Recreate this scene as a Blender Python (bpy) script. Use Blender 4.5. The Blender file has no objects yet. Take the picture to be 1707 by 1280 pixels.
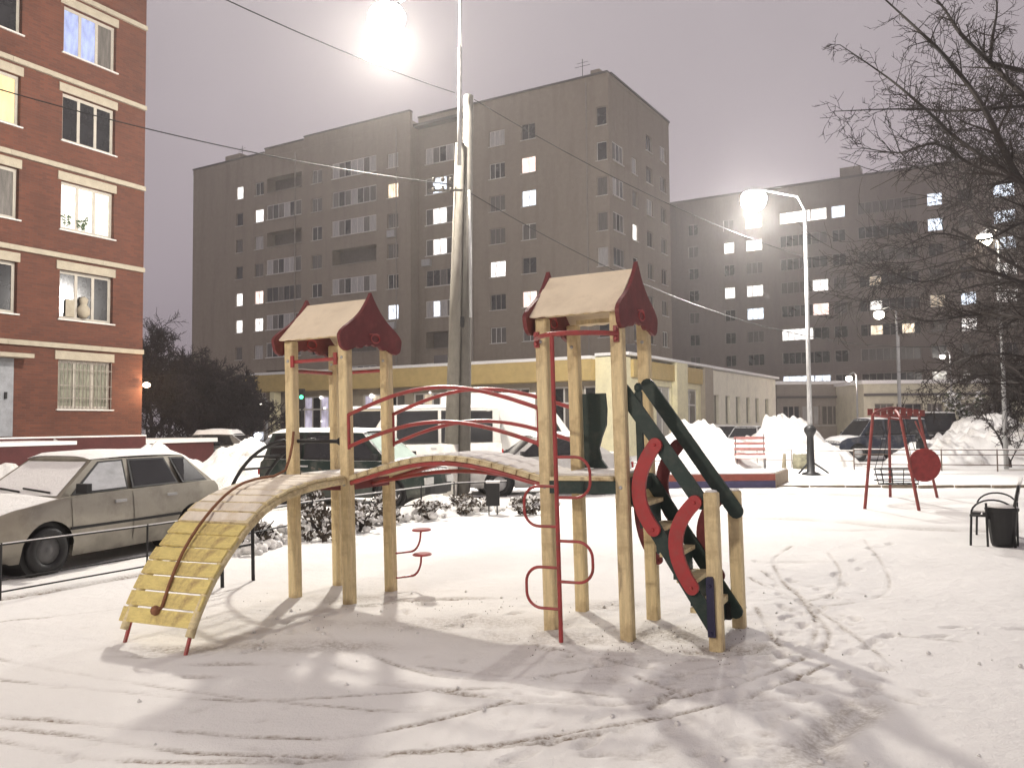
import bpy, math, random
import numpy as np
from mathutils import Vector, Matrix

R = math.radians
S = bpy.context.scene
COL = S.collection
random.seed(7)

# ------------------------------------------------------------ camera, sky, exposure
FPX, CX, CY, HC = 1400.0, 853.5, 640.0, 1.8
cam_d = bpy.data.cameras.new('camera')
cam = bpy.data.objects.new('camera', cam_d); COL.objects.link(cam)
cam_d.sensor_width = 36; cam_d.lens = 36 * FPX / 1707
cam_d.clip_start = 0.1; cam_d.clip_end = 900
CAMM = Matrix.Translation((0, 0, HC)) @ Matrix.Rotation(R(92.6), 4, 'X') @ Matrix.Rotation(R(-0.45), 4, 'Z')
cam.matrix_world = CAMM
S.camera = cam

W = bpy.data.worlds.new('World'); S.world = W; W.use_nodes = True
nt = W.node_tree; nt.nodes.clear()
out = nt.nodes.new('ShaderNodeOutputWorld'); bg = nt.nodes.new('ShaderNodeBackground')
nt.links.new(bg.outputs[0], out.inputs[0])
tc = nt.nodes.new('ShaderNodeTexCoord'); sx = nt.nodes.new('ShaderNodeSeparateXYZ')
nt.links.new(tc.outputs['Generated'], sx.inputs[0])
cr = nt.nodes.new('ShaderNodeValToRGB'); nt.links.new(sx.outputs['Z'], cr.inputs[0])
e = cr.color_ramp.elements
e[0].position = 0.0; e[0].color = (.35, .30, .345, 1)
e[1].position = 0.55; e[1].color = (.46, .41, .43, 1)
m_ = e.new(0.2); m_.color = (.41, .355, .39, 1)
nz = nt.nodes.new('ShaderNodeTexNoise'); nz.inputs['Scale'].default_value = 2.4; nz.inputs['Detail'].default_value = 4
nt.links.new(tc.outputs['Generated'], nz.inputs['Vector'])
mr = nt.nodes.new('ShaderNodeMapRange'); mr.inputs[3].default_value = .80; mr.inputs[4].default_value = 1.18
nt.links.new(nz.outputs[0], mr.inputs[0])
nt.links.new(cr.outputs[0], bg.inputs[0]); nt.links.new(mr.outputs[0], bg.inputs[1])

S.view_settings.view_transform = 'Standard'; S.view_settings.look = 'None'
S.view_settings.exposure = 0.0; S.view_settings.gamma = 1.0
S.cycles.use_denoising = True
S.cycles.max_bounces = 6; S.cycles.volume_bounces = 0
S.cycles.sample_clamp_indirect = 4

def ray(px, py):
    return CAMM.to_3x3() @ Vector(((px - CX) / FPX, -(py - CY) / FPX, -1))
def G(px, py, z=0.0):
    d = ray(px, py); t = (z - HC) / d.z
    return Vector((d.x * t, d.y * t, z))
def P(px, py, Y):
    d = ray(px, py); t = Y / d.y
    return Vector((d.x * t, Y, HC + d.z * t))

# ------------------------------------------------------------ materials
MATS = {}
def mat(name, col, rough=.7, var=.12, scale=8, bump=.0, bscale=60, metal=0., snow=0., dirt=None, dscale=3, damt=.5, spec=.4, grain=None, dgrain=None, low=None):
    if name in MATS: return MATS[name]
    m = bpy.data.materials.new(name); m.use_nodes = True; MATS[name] = m
    n = m.node_tree.nodes; l = m.node_tree.links
    b = n['Principled BSDF']
    b.inputs['Roughness'].default_value = rough; b.inputs['Metallic'].default_value = metal
    b.inputs['Specular IOR Level'].default_value = spec
    t = n.new('ShaderNodeTexCoord'); mp = n.new('ShaderNodeMapping'); l.new(t.outputs['Object'], mp.inputs[0])
    if grain: mp.inputs['Scale'].default_value = grain
    nz = n.new('ShaderNodeTexNoise'); nz.inputs['Scale'].default_value = scale; nz.inputs['Detail'].default_value = 6
    nz.inputs['Roughness'].default_value = .65
    l.new(mp.outputs[0], nz.inputs['Vector'])
    mr = n.new('ShaderNodeMapRange'); mr.inputs[1].default_value = .3; mr.inputs[2].default_value = .7
    mr.inputs[3].default_value = 1 - var; mr.inputs[4].default_value = 1 + var
    l.new(nz.outputs[0], mr.inputs[0])
    mx = n.new('ShaderNodeVectorMath'); mx.operation = 'SCALE'; mx.inputs[0].default_value = col[:3]
    l.new(mr.outputs[0], mx.inputs['Scale'])
    cur = mx.outputs[0]
    if dirt:
        d = n.new('ShaderNodeTexNoise'); d.inputs['Scale'].default_value = dscale; d.inputs['Detail'].default_value = 8
        d.inputs['Roughness'].default_value = .7
        dm = n.new('ShaderNodeMapping'); dm.inputs['Scale'].default_value = dgrain or (1, 1, 1); l.new(t.outputs['Object'], dm.inputs[0]); l.new(dm.outputs[0], d.inputs['Vector'])
        r = n.new('ShaderNodeMapRange'); r.inputs[1].default_value = .48; r.inputs[2].default_value = .68
        r.inputs[3].default_value = 0; r.inputs[4].default_value = damt
        l.new(d.outputs[0], r.inputs[0])
        q = n.new('ShaderNodeMixRGB'); q.inputs[2].default_value = (*dirt, 1)
        l.new(r.outputs[0], q.inputs[0]); l.new(cur, q.inputs[1]); cur = q.outputs[0]
    if low:   # lower body darkened: grime, plus shading put into the colour
        sp = n.new('ShaderNodeSeparateXYZ'); l.new(t.outputs['Object'], sp.inputs[0])
        d = n.new('ShaderNodeTexNoise'); d.inputs['Scale'].default_value = 5; d.inputs['Detail'].default_value = 6; l.new(t.outputs['Object'], d.inputs['Vector'])
        a = n.new('ShaderNodeMath'); a.operation = 'MULTIPLY_ADD'; a.inputs[1].default_value = .5; l.new(d.outputs[0], a.inputs[0]); l.new(sp.outputs['Z'], a.inputs[2])
        r = n.new('ShaderNodeMapRange'); r.inputs[1].default_value = low[0] + .45; r.inputs[2].default_value = low[0] + .05; r.inputs[3].default_value = 0; r.inputs[4].default_value = low[1]
        l.new(a.outputs[0], r.inputs[0]); q = n.new('ShaderNodeMixRGB'); q.inputs[2].default_value = (.075, .066, .055, 1)
        l.new(r.outputs[0], q.inputs[0]); l.new(cur, q.inputs[1]); cur = q.outputs[0]
    if snow > 0:
        g = n.new('ShaderNodeNewGeometry'); s = n.new('ShaderNodeSeparateXYZ'); l.new(g.outputs['Normal'], s.inputs[0])
        d = n.new('ShaderNodeTexNoise'); d.inputs['Scale'].default_value = 14; l.new(t.outputs['Object'], d.inputs['Vector'])
        a = n.new('ShaderNodeMath'); a.operation = 'MULTIPLY_ADD'; a.inputs[1].default_value = .5; l.new(d.outputs[0], a.inputs[0]); l.new(s.outputs['Z'], a.inputs[2])
        r = n.new('ShaderNodeMapRange'); r.inputs[1].default_value = 1.1 - snow * .6; r.inputs[2].default_value = 1.25 - snow * .6
        l.new(a.outputs[0], r.inputs[0])
        q = n.new('ShaderNodeMixRGB'); q.inputs[2].default_value = (.8, .79, .78, 1)
        l.new(r.outputs[0], q.inputs[0]); l.new(cur, q.inputs[1]); cur = q.outputs[0]
    l.new(cur, b.inputs['Base Color'])
    if bump > 0:
        z = n.new('ShaderNodeTexNoise'); z.inputs['Scale'].default_value = bscale; z.inputs['Detail'].default_value = 5
        l.new(mp.outputs[0], z.inputs['Vector'])
        bp = n.new('ShaderNodeBump'); bp.inputs['Strength'].default_value = bump; bp.inputs['Distance'].default_value = .02
        l.new(z.outputs[0], bp.inputs['Height']); l.new(bp.outputs[0], b.inputs['Normal'])
    return m
def emis(name, col, st, var=.0, scale=3.):
    if name in MATS: return MATS[name]
    m = bpy.data.materials.new(name); m.use_nodes = True; MATS[name] = m
    n = m.node_tree.nodes; l = m.node_tree.links; b = n['Principled BSDF']
    b.inputs['Base Color'].default_value = (*[min(.8, c * .6) for c in col], 1); b.inputs['Roughness'].default_value = .3
    b.inputs['Emission Color'].default_value = (*col, 1); b.inputs['Emission Strength'].default_value = st
    if var > 0:
        t = n.new('ShaderNodeTexCoord'); z = n.new('ShaderNodeTexNoise'); z.inputs['Scale'].default_value = scale; z.inputs['Detail'].default_value = 2
        mp = n.new('ShaderNodeMapping'); mp.inputs['Scale'].default_value = (2.2, 2.2, .7); l.new(t.outputs['Object'], mp.inputs[0])
        l.new(mp.outputs[0], z.inputs['Vector'])
        r = n.new('ShaderNodeMapRange'); r.inputs[1].default_value = .35; r.inputs[2].default_value = .65
        r.inputs[3].default_value = st * (1 - var); r.inputs[4].default_value = st * (1 + var)
        l.new(z.outputs[0], r.inputs[0]); l.new(r.outputs[0], b.inputs['Emission Strength'])
    return m

def snow_mat():
    m = bpy.data.materials.new('snow'); m.use_nodes = True; MATS['snow'] = m
    n = m.node_tree.nodes; l = m.node_tree.links; b = n['Principled BSDF']
    b.inputs['Roughness'].default_value = .75; b.inputs['Specular IOR Level'].default_value = .25
    t = n.new('ShaderNodeTexCoord')
    def noise(sc, det=5, rg=.6):
        z = n.new('ShaderNodeTexNoise'); z.inputs['Scale'].default_value = sc; z.inputs['Detail'].default_value = det
        z.inputs['Roughness'].default_value = rg; l.new(t.outputs['Object'], z.inputs['Vector']); return z
    at = n.new('ShaderNodeAttribute'); at.attribute_name = 'dirt'
    z1 = noise(.8); z2 = noise(26, 6, .75)
    r1 = n.new('ShaderNodeMapRange'); r1.inputs[1].default_value = .3; r1.inputs[2].default_value = .7; r1.inputs[3].default_value = .95; r1.inputs[4].default_value = 1.03
    l.new(z1.outputs[0], r1.inputs[0])
    v = n.new('ShaderNodeVectorMath'); v.operation = 'SCALE'; v.inputs[0].default_value = (.80, .79, .775); l.new(r1.outputs[0], v.inputs['Scale'])
    # dirt in the ruts and a painted post shadow, broken up by fine noise
    r2 = n.new('ShaderNodeMapRange'); r2.inputs[1].default_value = .38; r2.inputs[2].default_value = .62; r2.inputs[3].default_value = .25; r2.inputs[4].default_value = 1.35
    l.new(z2.outputs[0], r2.inputs[0])
    mm = n.new('ShaderNodeMath'); mm.operation = 'MULTIPLY'; mm.use_clamp = True; l.new(at.outputs['Fac'], mm.inputs[0]); l.new(r2.outputs[0], mm.inputs[1])
    q = n.new('ShaderNodeMixRGB'); q.inputs[2].default_value = (.22, .175, .13, 1)
    l.new(mm.outputs[0], q.inputs[0]); l.new(v.outputs[0], q.inputs[1]); l.new(q.outputs[0], b.inputs['Base Color'])
    z3 = noise(9, 8, .7)
    z4 = noise(90, 3, .6)
    ad = n.new('ShaderNodeMath'); ad.operation = 'MULTIPLY_ADD'; ad.inputs[1].default_value = .25; l.new(z4.outputs[0], ad.inputs[0]); l.new(z3.outputs[0], ad.inputs[2])
    bp = n.new('ShaderNodeBump'); bp.inputs['Strength'].default_value = .7; bp.inputs['Distance'].default_value = .035
    l.new(ad.outputs[0], bp.inputs['Height']); l.new(bp.outputs[0], b.inputs['Normal'])
    return m
SNOW = snow_mat()
WOOD = mat('post_wood', (.70, .575, .335), .7, .2, 5, .5, 30, dirt=(.36, .25, .13), dscale=3.5, damt=.75, grain=(6, 6, .7))
SLATW = mat('slat_wood', (.70, .60, .36), .7, .2, 6, .4, 40, dirt=(.30, .20, .10), dscale=5.5, damt=.9, grain=(1, 6, 6))
SLATY = mat('slat_yellow', (.72, .60, .23), .6, .16, 6, .3, 40, dirt=(.36, .25, .12), dscale=6, damt=.85, grain=(1, 6, 6))
ROOFW = mat('roof_plywood', (.84, .73, .55), .7, .06, 3, .1, 30, dirt=(.58, .47, .33), dscale=3.5, damt=.5)
DRED = mat('gable_red', (.13, .016, .018), .55, .2, 5, .1, 30, dirt=(.30, .07, .06), dscale=6, damt=.35)
RED = mat('red_paint', (.33, .045, .045), .4, .2, 7, .1, 40, dirt=(.17, .07, .045), dscale=12, damt=.7)
REDB = mat('red_board', (.36, .034, .036), .5, .12, 5, .1, 40, dirt=(.24, .07, .06), dscale=9, damt=.6)
GRN = mat('dark_green_paint', (.010, .028, .024), .5, .25, 5, .15, 30, dirt=(.05, .06, .05), dscale=9, damt=.6)
BLU = mat('dark_blue_paint', (.018, .016, .05), .45, .2, 5)
BLK = mat('black_metal', (.009, .009, .010), .5, .2, 6)
ROPE = mat('rope_brown', (.24, .11, .06), .9, .3, 40, .4, 120)
STEEL = mat('grey_steel', (.42, .42, .42), .45, .15, 6, metal=.3)
CONC = mat('concrete', (.12, .112, .098), .85, .2, 4, .3, 30, dirt=(.22, .20, .18), dscale=1.5, damt=.5, grain=(3, 3, .6))
PALEC = mat('pole_concrete', (.20, .185, .155), .85, .16, 4, .3, 30, dirt=(.34, .31, .27), dscale=1.5, damt=.5, grain=(3, 3, .6))
BARK = mat('bark', (.028, .021, .019), .9, .25, 12, .3, 40)
GLASSD = mat('dark_glass', (.018, .018, .02), .12, .3, 2, spec=.6)
GLASSC = mat('curtained_glass', (.12, .11, .10), .25, .45, 4, spec=.5, grain=(3, 3, .3))
GLASSP = mat('pale_glass', (.38, .37, .36), .25, .3, 4, spec=.5, grain=(3, 3, .3))
WFR2 = mat('cream_frame', (.42, .39, .34), .5, .1, 5)
WFR = mat('white_frame', (.60, .58, .55), .5, .08, 5)
GFR = mat('grey_frame', (.27, .24, .21), .6, .15, 5)
L_WARM = emis('window_light_warm', (1.0, .82, .6), 1.3, .5, 2.)
L_WHITE = emis('window_light_white', (1.0, .96, .92), 1.6, .6, 2.5)
L_BLUE = emis('window_light_cool', (.80, .88, 1.0), 1.7, .6, 2.5)
L_PINK = emis('window_light_pink', (1.0, .78, .70), 1.5, .35, 2.)
L_DIM = emis('window_light_dim', (1.0, .85, .65), .38, .5, 2.)

# ------------------------------------------------------------ mesh builder
class MB:
    def __init__(s): s.v = []; s.f = []; s.m = []; s.mats = []; s.cur = 0
    def use(s, m):
        if m not in s.mats: s.mats.append(m)
        s.cur = s.mats.index(m); return s
    def add(s, vs, fs, M=None):
        o = len(s.v)
        s.v += [tuple(M @ Vector(p)) if M is not None else tuple(p) for p in vs]
        s.f += [tuple(i + o for i in f) for f in fs]; s.m += [s.cur] * len(fs)
    def box(s, a, b, M=None):
        (x0, y0, z0), (x1, y1, z1) = a, b
        s.add([(x0, y0, z0), (x1, y0, z0), (x1, y1, z0), (x0, y1, z0), (x0, y0, z1), (x1, y0, z1), (x1, y1, z1), (x0, y1, z1)],
              [(3, 2, 1, 0), (4, 5, 6, 7), (0, 1, 5, 4), (1, 2, 6, 5), (2, 3, 7, 6), (3, 0, 4, 7)], M)
    def cpost(s, x, y, z0, z1, h, c=.012, top=.01, M=None):
        pr = [(-h + c, -h), (h - c, -h), (h, -h + c), (h, h - c), (h - c, h), (-h + c, h), (-h, h - c), (-h, -h + c)]
        rings = [(z0, 1), (z1 - top, 1), (z1, 1 - top / h)]
        vs = [(x + a * k, y + b * k, z) for z, k in rings for a, b in pr]
        fs = [tuple(range(7, -1, -1)), tuple(range(16, 24))]
        for r in range(2):
            for i in range(8):
                j = (i + 1) % 8; fs.append((r * 8 + i, r * 8 + j, r * 8 + 8 + j, r * 8 + 8 + i))
        s.add(vs, fs, M)
    def beam(s, a, b, w, t, up=(0, 0, 1)):
        a = Vector(a); b = Vector(b); d = (b - a); L = d.length; d.normalize()
        u = Vector(up); sd = d.cross(u)
        if sd.length < 1e-4: sd = d.cross(Vector((1, 0, 0)))
        sd.normalize(); u = sd.cross(d)
        M = Matrix((sd, d, u)).transposed().to_4x4(); M.translation = a
        s.box((-w / 2, 0, -t / 2), (w / 2, L, t / 2), M)
    def tube(s, pts, r, n=8, cap=True, closed=False):
        pts = [Vector(p) for p in pts]; N = len(pts)
        rs = r if isinstance(r, (list, tuple)) else [r] * N
        prev = None; vs = []
        for i, p in enumerate(pts):
            if closed: d = pts[(i + 1) % N] - pts[i - 1]
            else: d = pts[min(i + 1, N - 1)] - pts[max(i - 1, 0)]
            d.normalize()
            if prev is None:
                a = Vector((0, 0, 1)) if abs(d.z) < .9 else Vector((1, 0, 0)); prev = d.cross(a).normalized()
            else:
                prev = (prev - d * prev.dot(d))
                if prev.length < 1e-6: prev = d.orthogonal()
                prev.normalize()
            q = d.cross(prev)
            for k in range(n):
                an = 2 * math.pi * k / n
                vs.append(p + (prev * math.cos(an) + q * math.sin(an)) * rs[i])
        fs = []
        for i in range(N if closed else N - 1):
            j = (i + 1) % N
            for k in range(n):
                k2 = (k + 1) % n; fs.append((i * n + k, i * n + k2, j * n + k2, j * n + k))
        if cap and not closed:
            fs.append(tuple(range(n - 1, -1, -1))); fs.append(tuple(range((N - 1) * n, N * n)))
        s.add(vs, fs)
    def prism(s, poly, t0, t1, mapf):
        """poly: 2-D outline, t0..t1 thickness, mapf(a, b, t) -> xyz"""
        n = len(poly)
        vs = [mapf(a, b, t0) for a, b in poly] + [mapf(a, b, t1) for a, b in poly]
        fs = [tuple(range(n - 1, -1, -1)), tuple(range(n, 2 * n))] + [(i, (i + 1) % n, n + (i + 1) % n, n + i) for i in range(n)]
        s.add(vs, fs)
    def strip(s, c0, c1, t0, t1, mapf):
        """band between two 2-D curves with thickness (avoids concave ngons)"""
        n = len(c0); vs = []
        for t in (t0, t1):
            vs += [mapf(a, b, t) for a, b in c0]; vs += [mapf(a, b, t) for a, b in c1]
        fs = []
        for i in range(n - 1):
            fs += [(i, i + 1, n + i + 1, n + i), (2 * n + i, 3 * n + i, 3 * n + i + 1, 2 * n + i + 1),
                   (i, 2 * n + i, 2 * n + i + 1, i + 1), (n + i, n + i + 1, 3 * n + i + 1, 3 * n + i)]
        fs += [(0, n, 3 * n, 2 * n), (n - 1, 3 * n - 1, 4 * n - 1, 2 * n - 1)]
        s.add(vs, fs)
    def lathe(s, prof, c=(0, 0, 0), n=16, M=None):
        vs = []; fs = []
        for r, z in prof:
            for k in range(n):
                a = 2 * math.pi * k / n; vs.append((c[0] + r * math.cos(a), c[1] + r * math.sin(a), c[2] + z))
        for i in range(len(prof) - 1):
            for k in range(n):
                k2 = (k + 1) % n; fs.append((i * n + k, i * n + k2, i * n + n + k2, i * n + n + k))
        fs.append(tuple(range(n - 1, -1, -1))); fs.append(tuple(range((len(prof) - 1) * n, len(prof) * n)))
        s.add(vs, fs, M)
    def build(s, name, m=None, parent=None, smooth=False, loc=None):
        me = bpy.data.meshes.new(name); me.from_pydata(s.v, [], s.f)
        if m is not None: me.materials.append(m)
        else:
            for q in s.mats: me.materials.append(q)
            me.polygons.foreach_set('material_index', s.m)
        if smooth: me.polygons.foreach_set('use_smooth', [True] * len(me.polygons))
        me.update()
        return put(name, me, parent, loc)
def put(name, me, parent=None, loc=None):
    o = bpy.data.objects.new(name, me); COL.objects.link(o)
    if parent is not None: o.parent = parent
    if loc is not None: o.location = loc
    return o
def tag(o, label=None, cat=None, group=None, kind=None):
    if label: o['label'] = label
    if cat: o['category'] = cat
    if group: o['group'] = group
    if kind: o['kind'] = kind
    return o
def empty(name, loc, rz=0., label=None, cat=None, group=None):
    o = bpy.data.objects.new(name, None); COL.objects.link(o); o.location = loc; o.rotation_euler = (0, 0, rz)
    o.empty_display_size = .2
    return tag(o, label, cat, group)
def kids(o): return [c for c in bpy.data.objects if c.parent == o]
def copy_tree(o, parent=None):
    c = o.copy(); COL.objects.link(c); c.parent = parent
    for ch in list(o.children): copy_tree(ch, c)
    return c
def lerp(a, b, t): return a + (b - a) * t
def interp(tab, x):
    return float(np.interp(x, [a for a, _ in tab], [b for _, b in tab]))
def pt_light(loc, power, col, rad=.12, name='lamp_light', parent=None):
    d = bpy.data.lights.new(name, 'POINT'); d.energy = power; d.color = col; d.shadow_soft_size = rad
    o = bpy.data.objects.new(name, d); COL.objects.link(o); o.location = loc
    if parent: o.parent = parent
    return o

# ------------------------------------------------------------ value noise for snow shapes
_rs = np.random.RandomState(3); _tab = _rs.rand(256, 256)
def vnoise(x, y, sc):
    x = np.asarray(x) * sc + 500.3; y = np.asarray(y) * sc + 500.7
    xi = np.floor(x).astype(int); yi = np.floor(y).astype(int); fx = x - xi; fy = y - yi
    fx = fx * fx * (3 - 2 * fx); fy = fy * fy * (3 - 2 * fy)
    g = lambda a, b: _tab[a % 256, b % 256]
    return (g(xi, yi) * (1 - fx) + g(xi + 1, yi) * fx) * (1 - fy) + (g(xi, yi + 1) * (1 - fx) + g(xi + 1, yi + 1) * fx) * fy
# ------------------------------------------------------------ ground: one snow sheet with ruts and footprints
def axis(lo, fine0, fine1, hi, st, gr):
    a = list(np.arange(fine0, fine1, st)); s = st
    while a[-1] < hi: s *= gr; a.append(a[-1] + s)
    s = st; b = [fine0]
    while b[-1] > lo: s *= gr; b.append(b[-1] - s)
    return np.array(b[:0:-1] + a)
gx = axis(-300, -5.0, 6.2, 300, .03, 1.045); gy = axis(-60, 3.4, 11.5, 400, .03, 1.035)
X, Y = np.meshgrid(gx, gy)
Z = .05 * (vnoise(X, Y, .35) - .5) + .022 * (vnoise(X, Y, 1.3) - .5) + .010 * (vnoise(X, Y, 4) - .5) + .007 * (vnoise(X, Y, 11) - .5) + .004 * (vnoise(X, Y, 26) - .5)
D = np.zeros_like(Z)
def seg_field(pts):
    pts = [(p.x, p.y) for p in pts]
    x0 = min(p[0] for p in pts) - .6; x1 = max(p[0] for p in pts) + .6; y0 = min(p[1] for p in pts) - .6; y1 = max(p[1] for p in pts) + .6
    i0, i1 = np.searchsorted(gy, y0), np.searchsorted(gy, y1); j0, j1 = np.searchsorted(gx, x0), np.searchsorted(gx, x1)
    sx_, sy_ = X[i0:i1, j0:j1], Y[i0:i1, j0:j1]; best = np.full(sx_.shape, 9.); tt = np.zeros(sx_.shape); acc = 0
    for a, b in zip(pts[:-1], pts[1:]):
        dx, dy = b[0] - a[0], b[1] - a[1]; L2 = dx * dx + dy * dy + 1e-9
        t = np.clip(((sx_ - a[0]) * dx + (sy_ - a[1]) * dy) / L2, 0, 1)
        d = np.hypot(sx_ - a[0] - t * dx, sy_ - a[1] - t * dy)
        k = d < best; best[k] = d[k]; tt[k] = (acc + t * math.sqrt(L2))[k]; acc += math.sqrt(L2)
    return (slice(i0, i1), slice(j0, j1)), best, tt
def smooth_px(pp, n=8):
    out = []
    for i in range(len(pp) - 1):
        p0 = pp[max(i - 1, 0)]; p1 = pp[i]; p2 = pp[i + 1]; p3 = pp[min(i + 2, len(pp) - 1)]
        for k in range(n):
            t = k / n
            out.append(tuple(.5 * (2 * b + (c - a) * t + (2 * a - 5 * b + 4 * c - d) * t * t + (3 * b - a - 3 * c + d) * t ** 3) for a, b, c, d in zip(p0, p1, p2, p3)))
    return out + [pp[-1]]
def rut(pp, w=.025, depth=.012, dirt=.5, brk=.5, w_soft=0):
    pts = [G(x, y) for x, y in smooth_px(pp)]
    sl, d, t = seg_field(pts)
    g = np.exp(-(d / w) ** 2); rim = np.exp(-((d - 1.9 * w) / w) ** 2)
    bn = np.clip((vnoise(t, t * 0 + depth * 999, 3.0) - brk) * 4, 0, 1)
    Z[sl] += -depth * g + depth * .35 * rim
    D[sl] = np.maximum(D[sl], min(1.3, dirt * 2.0) * g * (.22 + .78 * bn))
def blotch(px, py, rx, ry, dirt=.5, dep=.01, ang=0.):
    c = G(px, py); i0, i1 = np.searchsorted(gy, c.y - 3 * ry - .3), np.searchsorted(gy, c.y + 3 * ry + .3)
    j0, j1 = np.searchsorted(gx, c.x - 3 * rx - .3), np.searchsorted(gx, c.x + 3 * rx + .3)
    sl = (slice(i0, i1), slice(j0, j1)); dx = X[sl] - c.x; dy = Y[sl] - c.y; ca, sa = math.cos(ang), math.sin(ang)
    u = (dx * ca + dy * sa) / rx; v = (-dx * sa + dy * ca) / ry
    g = np.exp(-(u * u + v * v) ** 1.4); nn = .45 + 1.1 * vnoise(X[sl], Y[sl], 7)
    Z[sl] -= dep * g * nn; D[sl] = np.maximum(D[sl], dirt * np.clip(g * nn, 0, 1))
# long curved sledge and wheel tracks sweeping across the foreground
rut([(-60, 1190), (200, 1212), (430, 1228), (560, 1228), (700, 1205), (850, 1170)], .02, .012, .55, .35)
rut([(-60, 1205), (180, 1235), (350, 1255), (560, 1256), (800, 1240), (1000, 1214), (1130, 1194), (1240, 1165), (1380, 1110)], .018, .012, .8, .25)
rut([(-40, 1225), (150, 1262), (400, 1268), (620, 1258), (800, 1244), (980, 1226), (1100, 1203)], .018, .010, .6, .4)
rut([(-30, 1135), (150, 1150), (330, 1165), (500, 1166), (700, 1155), (850, 1150)], .016, .008, .4, .4)
rut([(-40, 1095), (120, 1125), (300, 1152), (470, 1170), (650, 1186), (800, 1180), (1000, 1162)], .016, .008, .4, .45)
rut([(520, 1050), (700, 1120), (860, 1140), (1020, 1160), (1150, 1160), (1300, 1120)], .02, .010, .4, .45)
rut([(640, 1140), (780, 1160), (950, 1172), (1080, 1170), (1200, 1150)], .03, .012, .45, .4)
rut([(700, 1110), (850, 1128), (980, 1140), (1120, 1128), (1220, 1108)], .02, .008, .35, .5)
rut([(1400, 1280), (1380, 1240), (1440, 1200), (1460, 1180)], .09, .022, .24, .3)
rut([(1290, 1290), (1350, 1245), (1385, 1205), (1420, 1175)], .09, .022, .24, .3)
rut([(1340, 1300), (1365, 1260), (1400, 1215), (1440, 1190)], .06, .018, .22, .3)
rut([(1300, 1120), (1345, 1090), (1360, 1040), (1340, 1000), (1300, 960), (1290, 930), (1320, 910)], .02, .008, .5, .3)
rut([(1250, 960), (1330, 1000), (1380, 1050), (1370, 1090)], .02, .008, .45, .4)
rut([(1380, 920), (1400, 950), (1390, 985), (1350, 1000)], .018, .006, .3, .3)
rut([(1440, 900), (1475, 945), (1480, 980), (1440, 1000), (1350, 1010)], .018, .006, .28, .3)
rut([(1260, 1010), (1285, 1060), (1300, 1080)], .02, .01, .6, .2)
rut([(1340, 1060), (1420, 1055), (1500, 1060), (1600, 1070)], .02, .006, .3, .5)
rut([(900, 1130), (1020, 1110), (1130, 1100), (1260, 1090)], .02, .008, .35, .5)
rut([(1170, 806), (1300, 812), (1450, 808), (1600, 812), (1760, 808)], .035, .03, .95, -.2)
for pp in ([(1010, 1100), (1100, 1120), (1230, 1130)], [(880, 1075), (1000, 1095), (1150, 1085)], [(1080, 1180), (1110, 1160), (1140, 1150)],
           [(1060, 1130), (1180, 1170), (1300, 1180)], [(600, 1010), (700, 1005), (830, 1000)], [(0, 1040), (180, 1020), (400, 985)], [(1270, 950), (1400, 1040), (1500, 1120)]):
    rut(pp, .018, .008, .4, .4)
for a in (( 770, 1000, .32, .07, .75, .02), (690, 1002, .25, .05, .6, .02), (610, 1012, .12, .05, .6, .01), (380, 1110, .25, .05, .5, .012), (250, 1095, .28, .06, .4, .01),  # first two: darker strips; third: a tower post's cast shadow painted in
          (1020, 1105, .5, .10, .28, .01), (1280, 1090, .3, .08, .45, .012), (1200, 1085, .3, .10, .4, .015), (1160, 1100, .2, .07, .35, .01), (330, 1130, .15, .04, .4, .01),
          (100, 1148, .07, .02, .5, .01), (30, 1210, .08, .03, .3, .01), (1000, 1255, .12, .03, .45, .02), (840, 1276, .12, .025, .5, .02), (1230, 1250, .14, .03, .25, .01),
          (1540, 1158, .05, .06, .3, .02), (1420, 883, .5, .10, .32, .01), (1330, 935, .5, .10, .2, .01), (1270, 1170, .15, .03, .4, .01), (700, 1180, .1, .03, .3, .01),
          (960, 1070, .3, .1, .25, .01), (1100, 1060, .6, .3, .6, .02), (500, 1080, .7, .2, .5, .01), (760, 1040, .9, .25, .42, .01), (1190, 1085, .6, .22, .65, .02), (300, 1085, .45, .12, .6, .01), (930, 1060, .8, .3, .45, .01), (590, 1000, .5, .2, .45, .01), (1010, 1010, .4, .2, .4, .01)):
    blotch(*a)
def foot(px, py, ang, s=1., dirt=.3):
    c = G(px, py); i0, i1 = np.searchsorted(gy, c.y - .35), np.searchsorted(gy, c.y + .35); j0, j1 = np.searchsorted(gx, c.x - .35), np.searchsorted(gx, c.x + .35)
    sl = (slice(i0, i1), slice(j0, j1)); dx = X[sl] - c.x; dy = Y[sl] - c.y; ca, sa = math.cos(ang), math.sin(ang)
    u = (dx * ca + dy * sa) / (.14 * s); v = (-dx * sa + dy * ca) / (.052 * s); q = (np.abs(u) ** 2.4 + np.abs(v) ** 2.4)
    g = np.exp(-q ** 2); rim = np.exp(-((q - 1.9) / .8) ** 2); nn = .6 + .8 * vnoise(X[sl], Y[sl], 12)
    Z[sl] += -.022 * g * nn + .008 * rim * nn; D[sl] = np.maximum(D[sl], dirt * g * nn)
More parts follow.
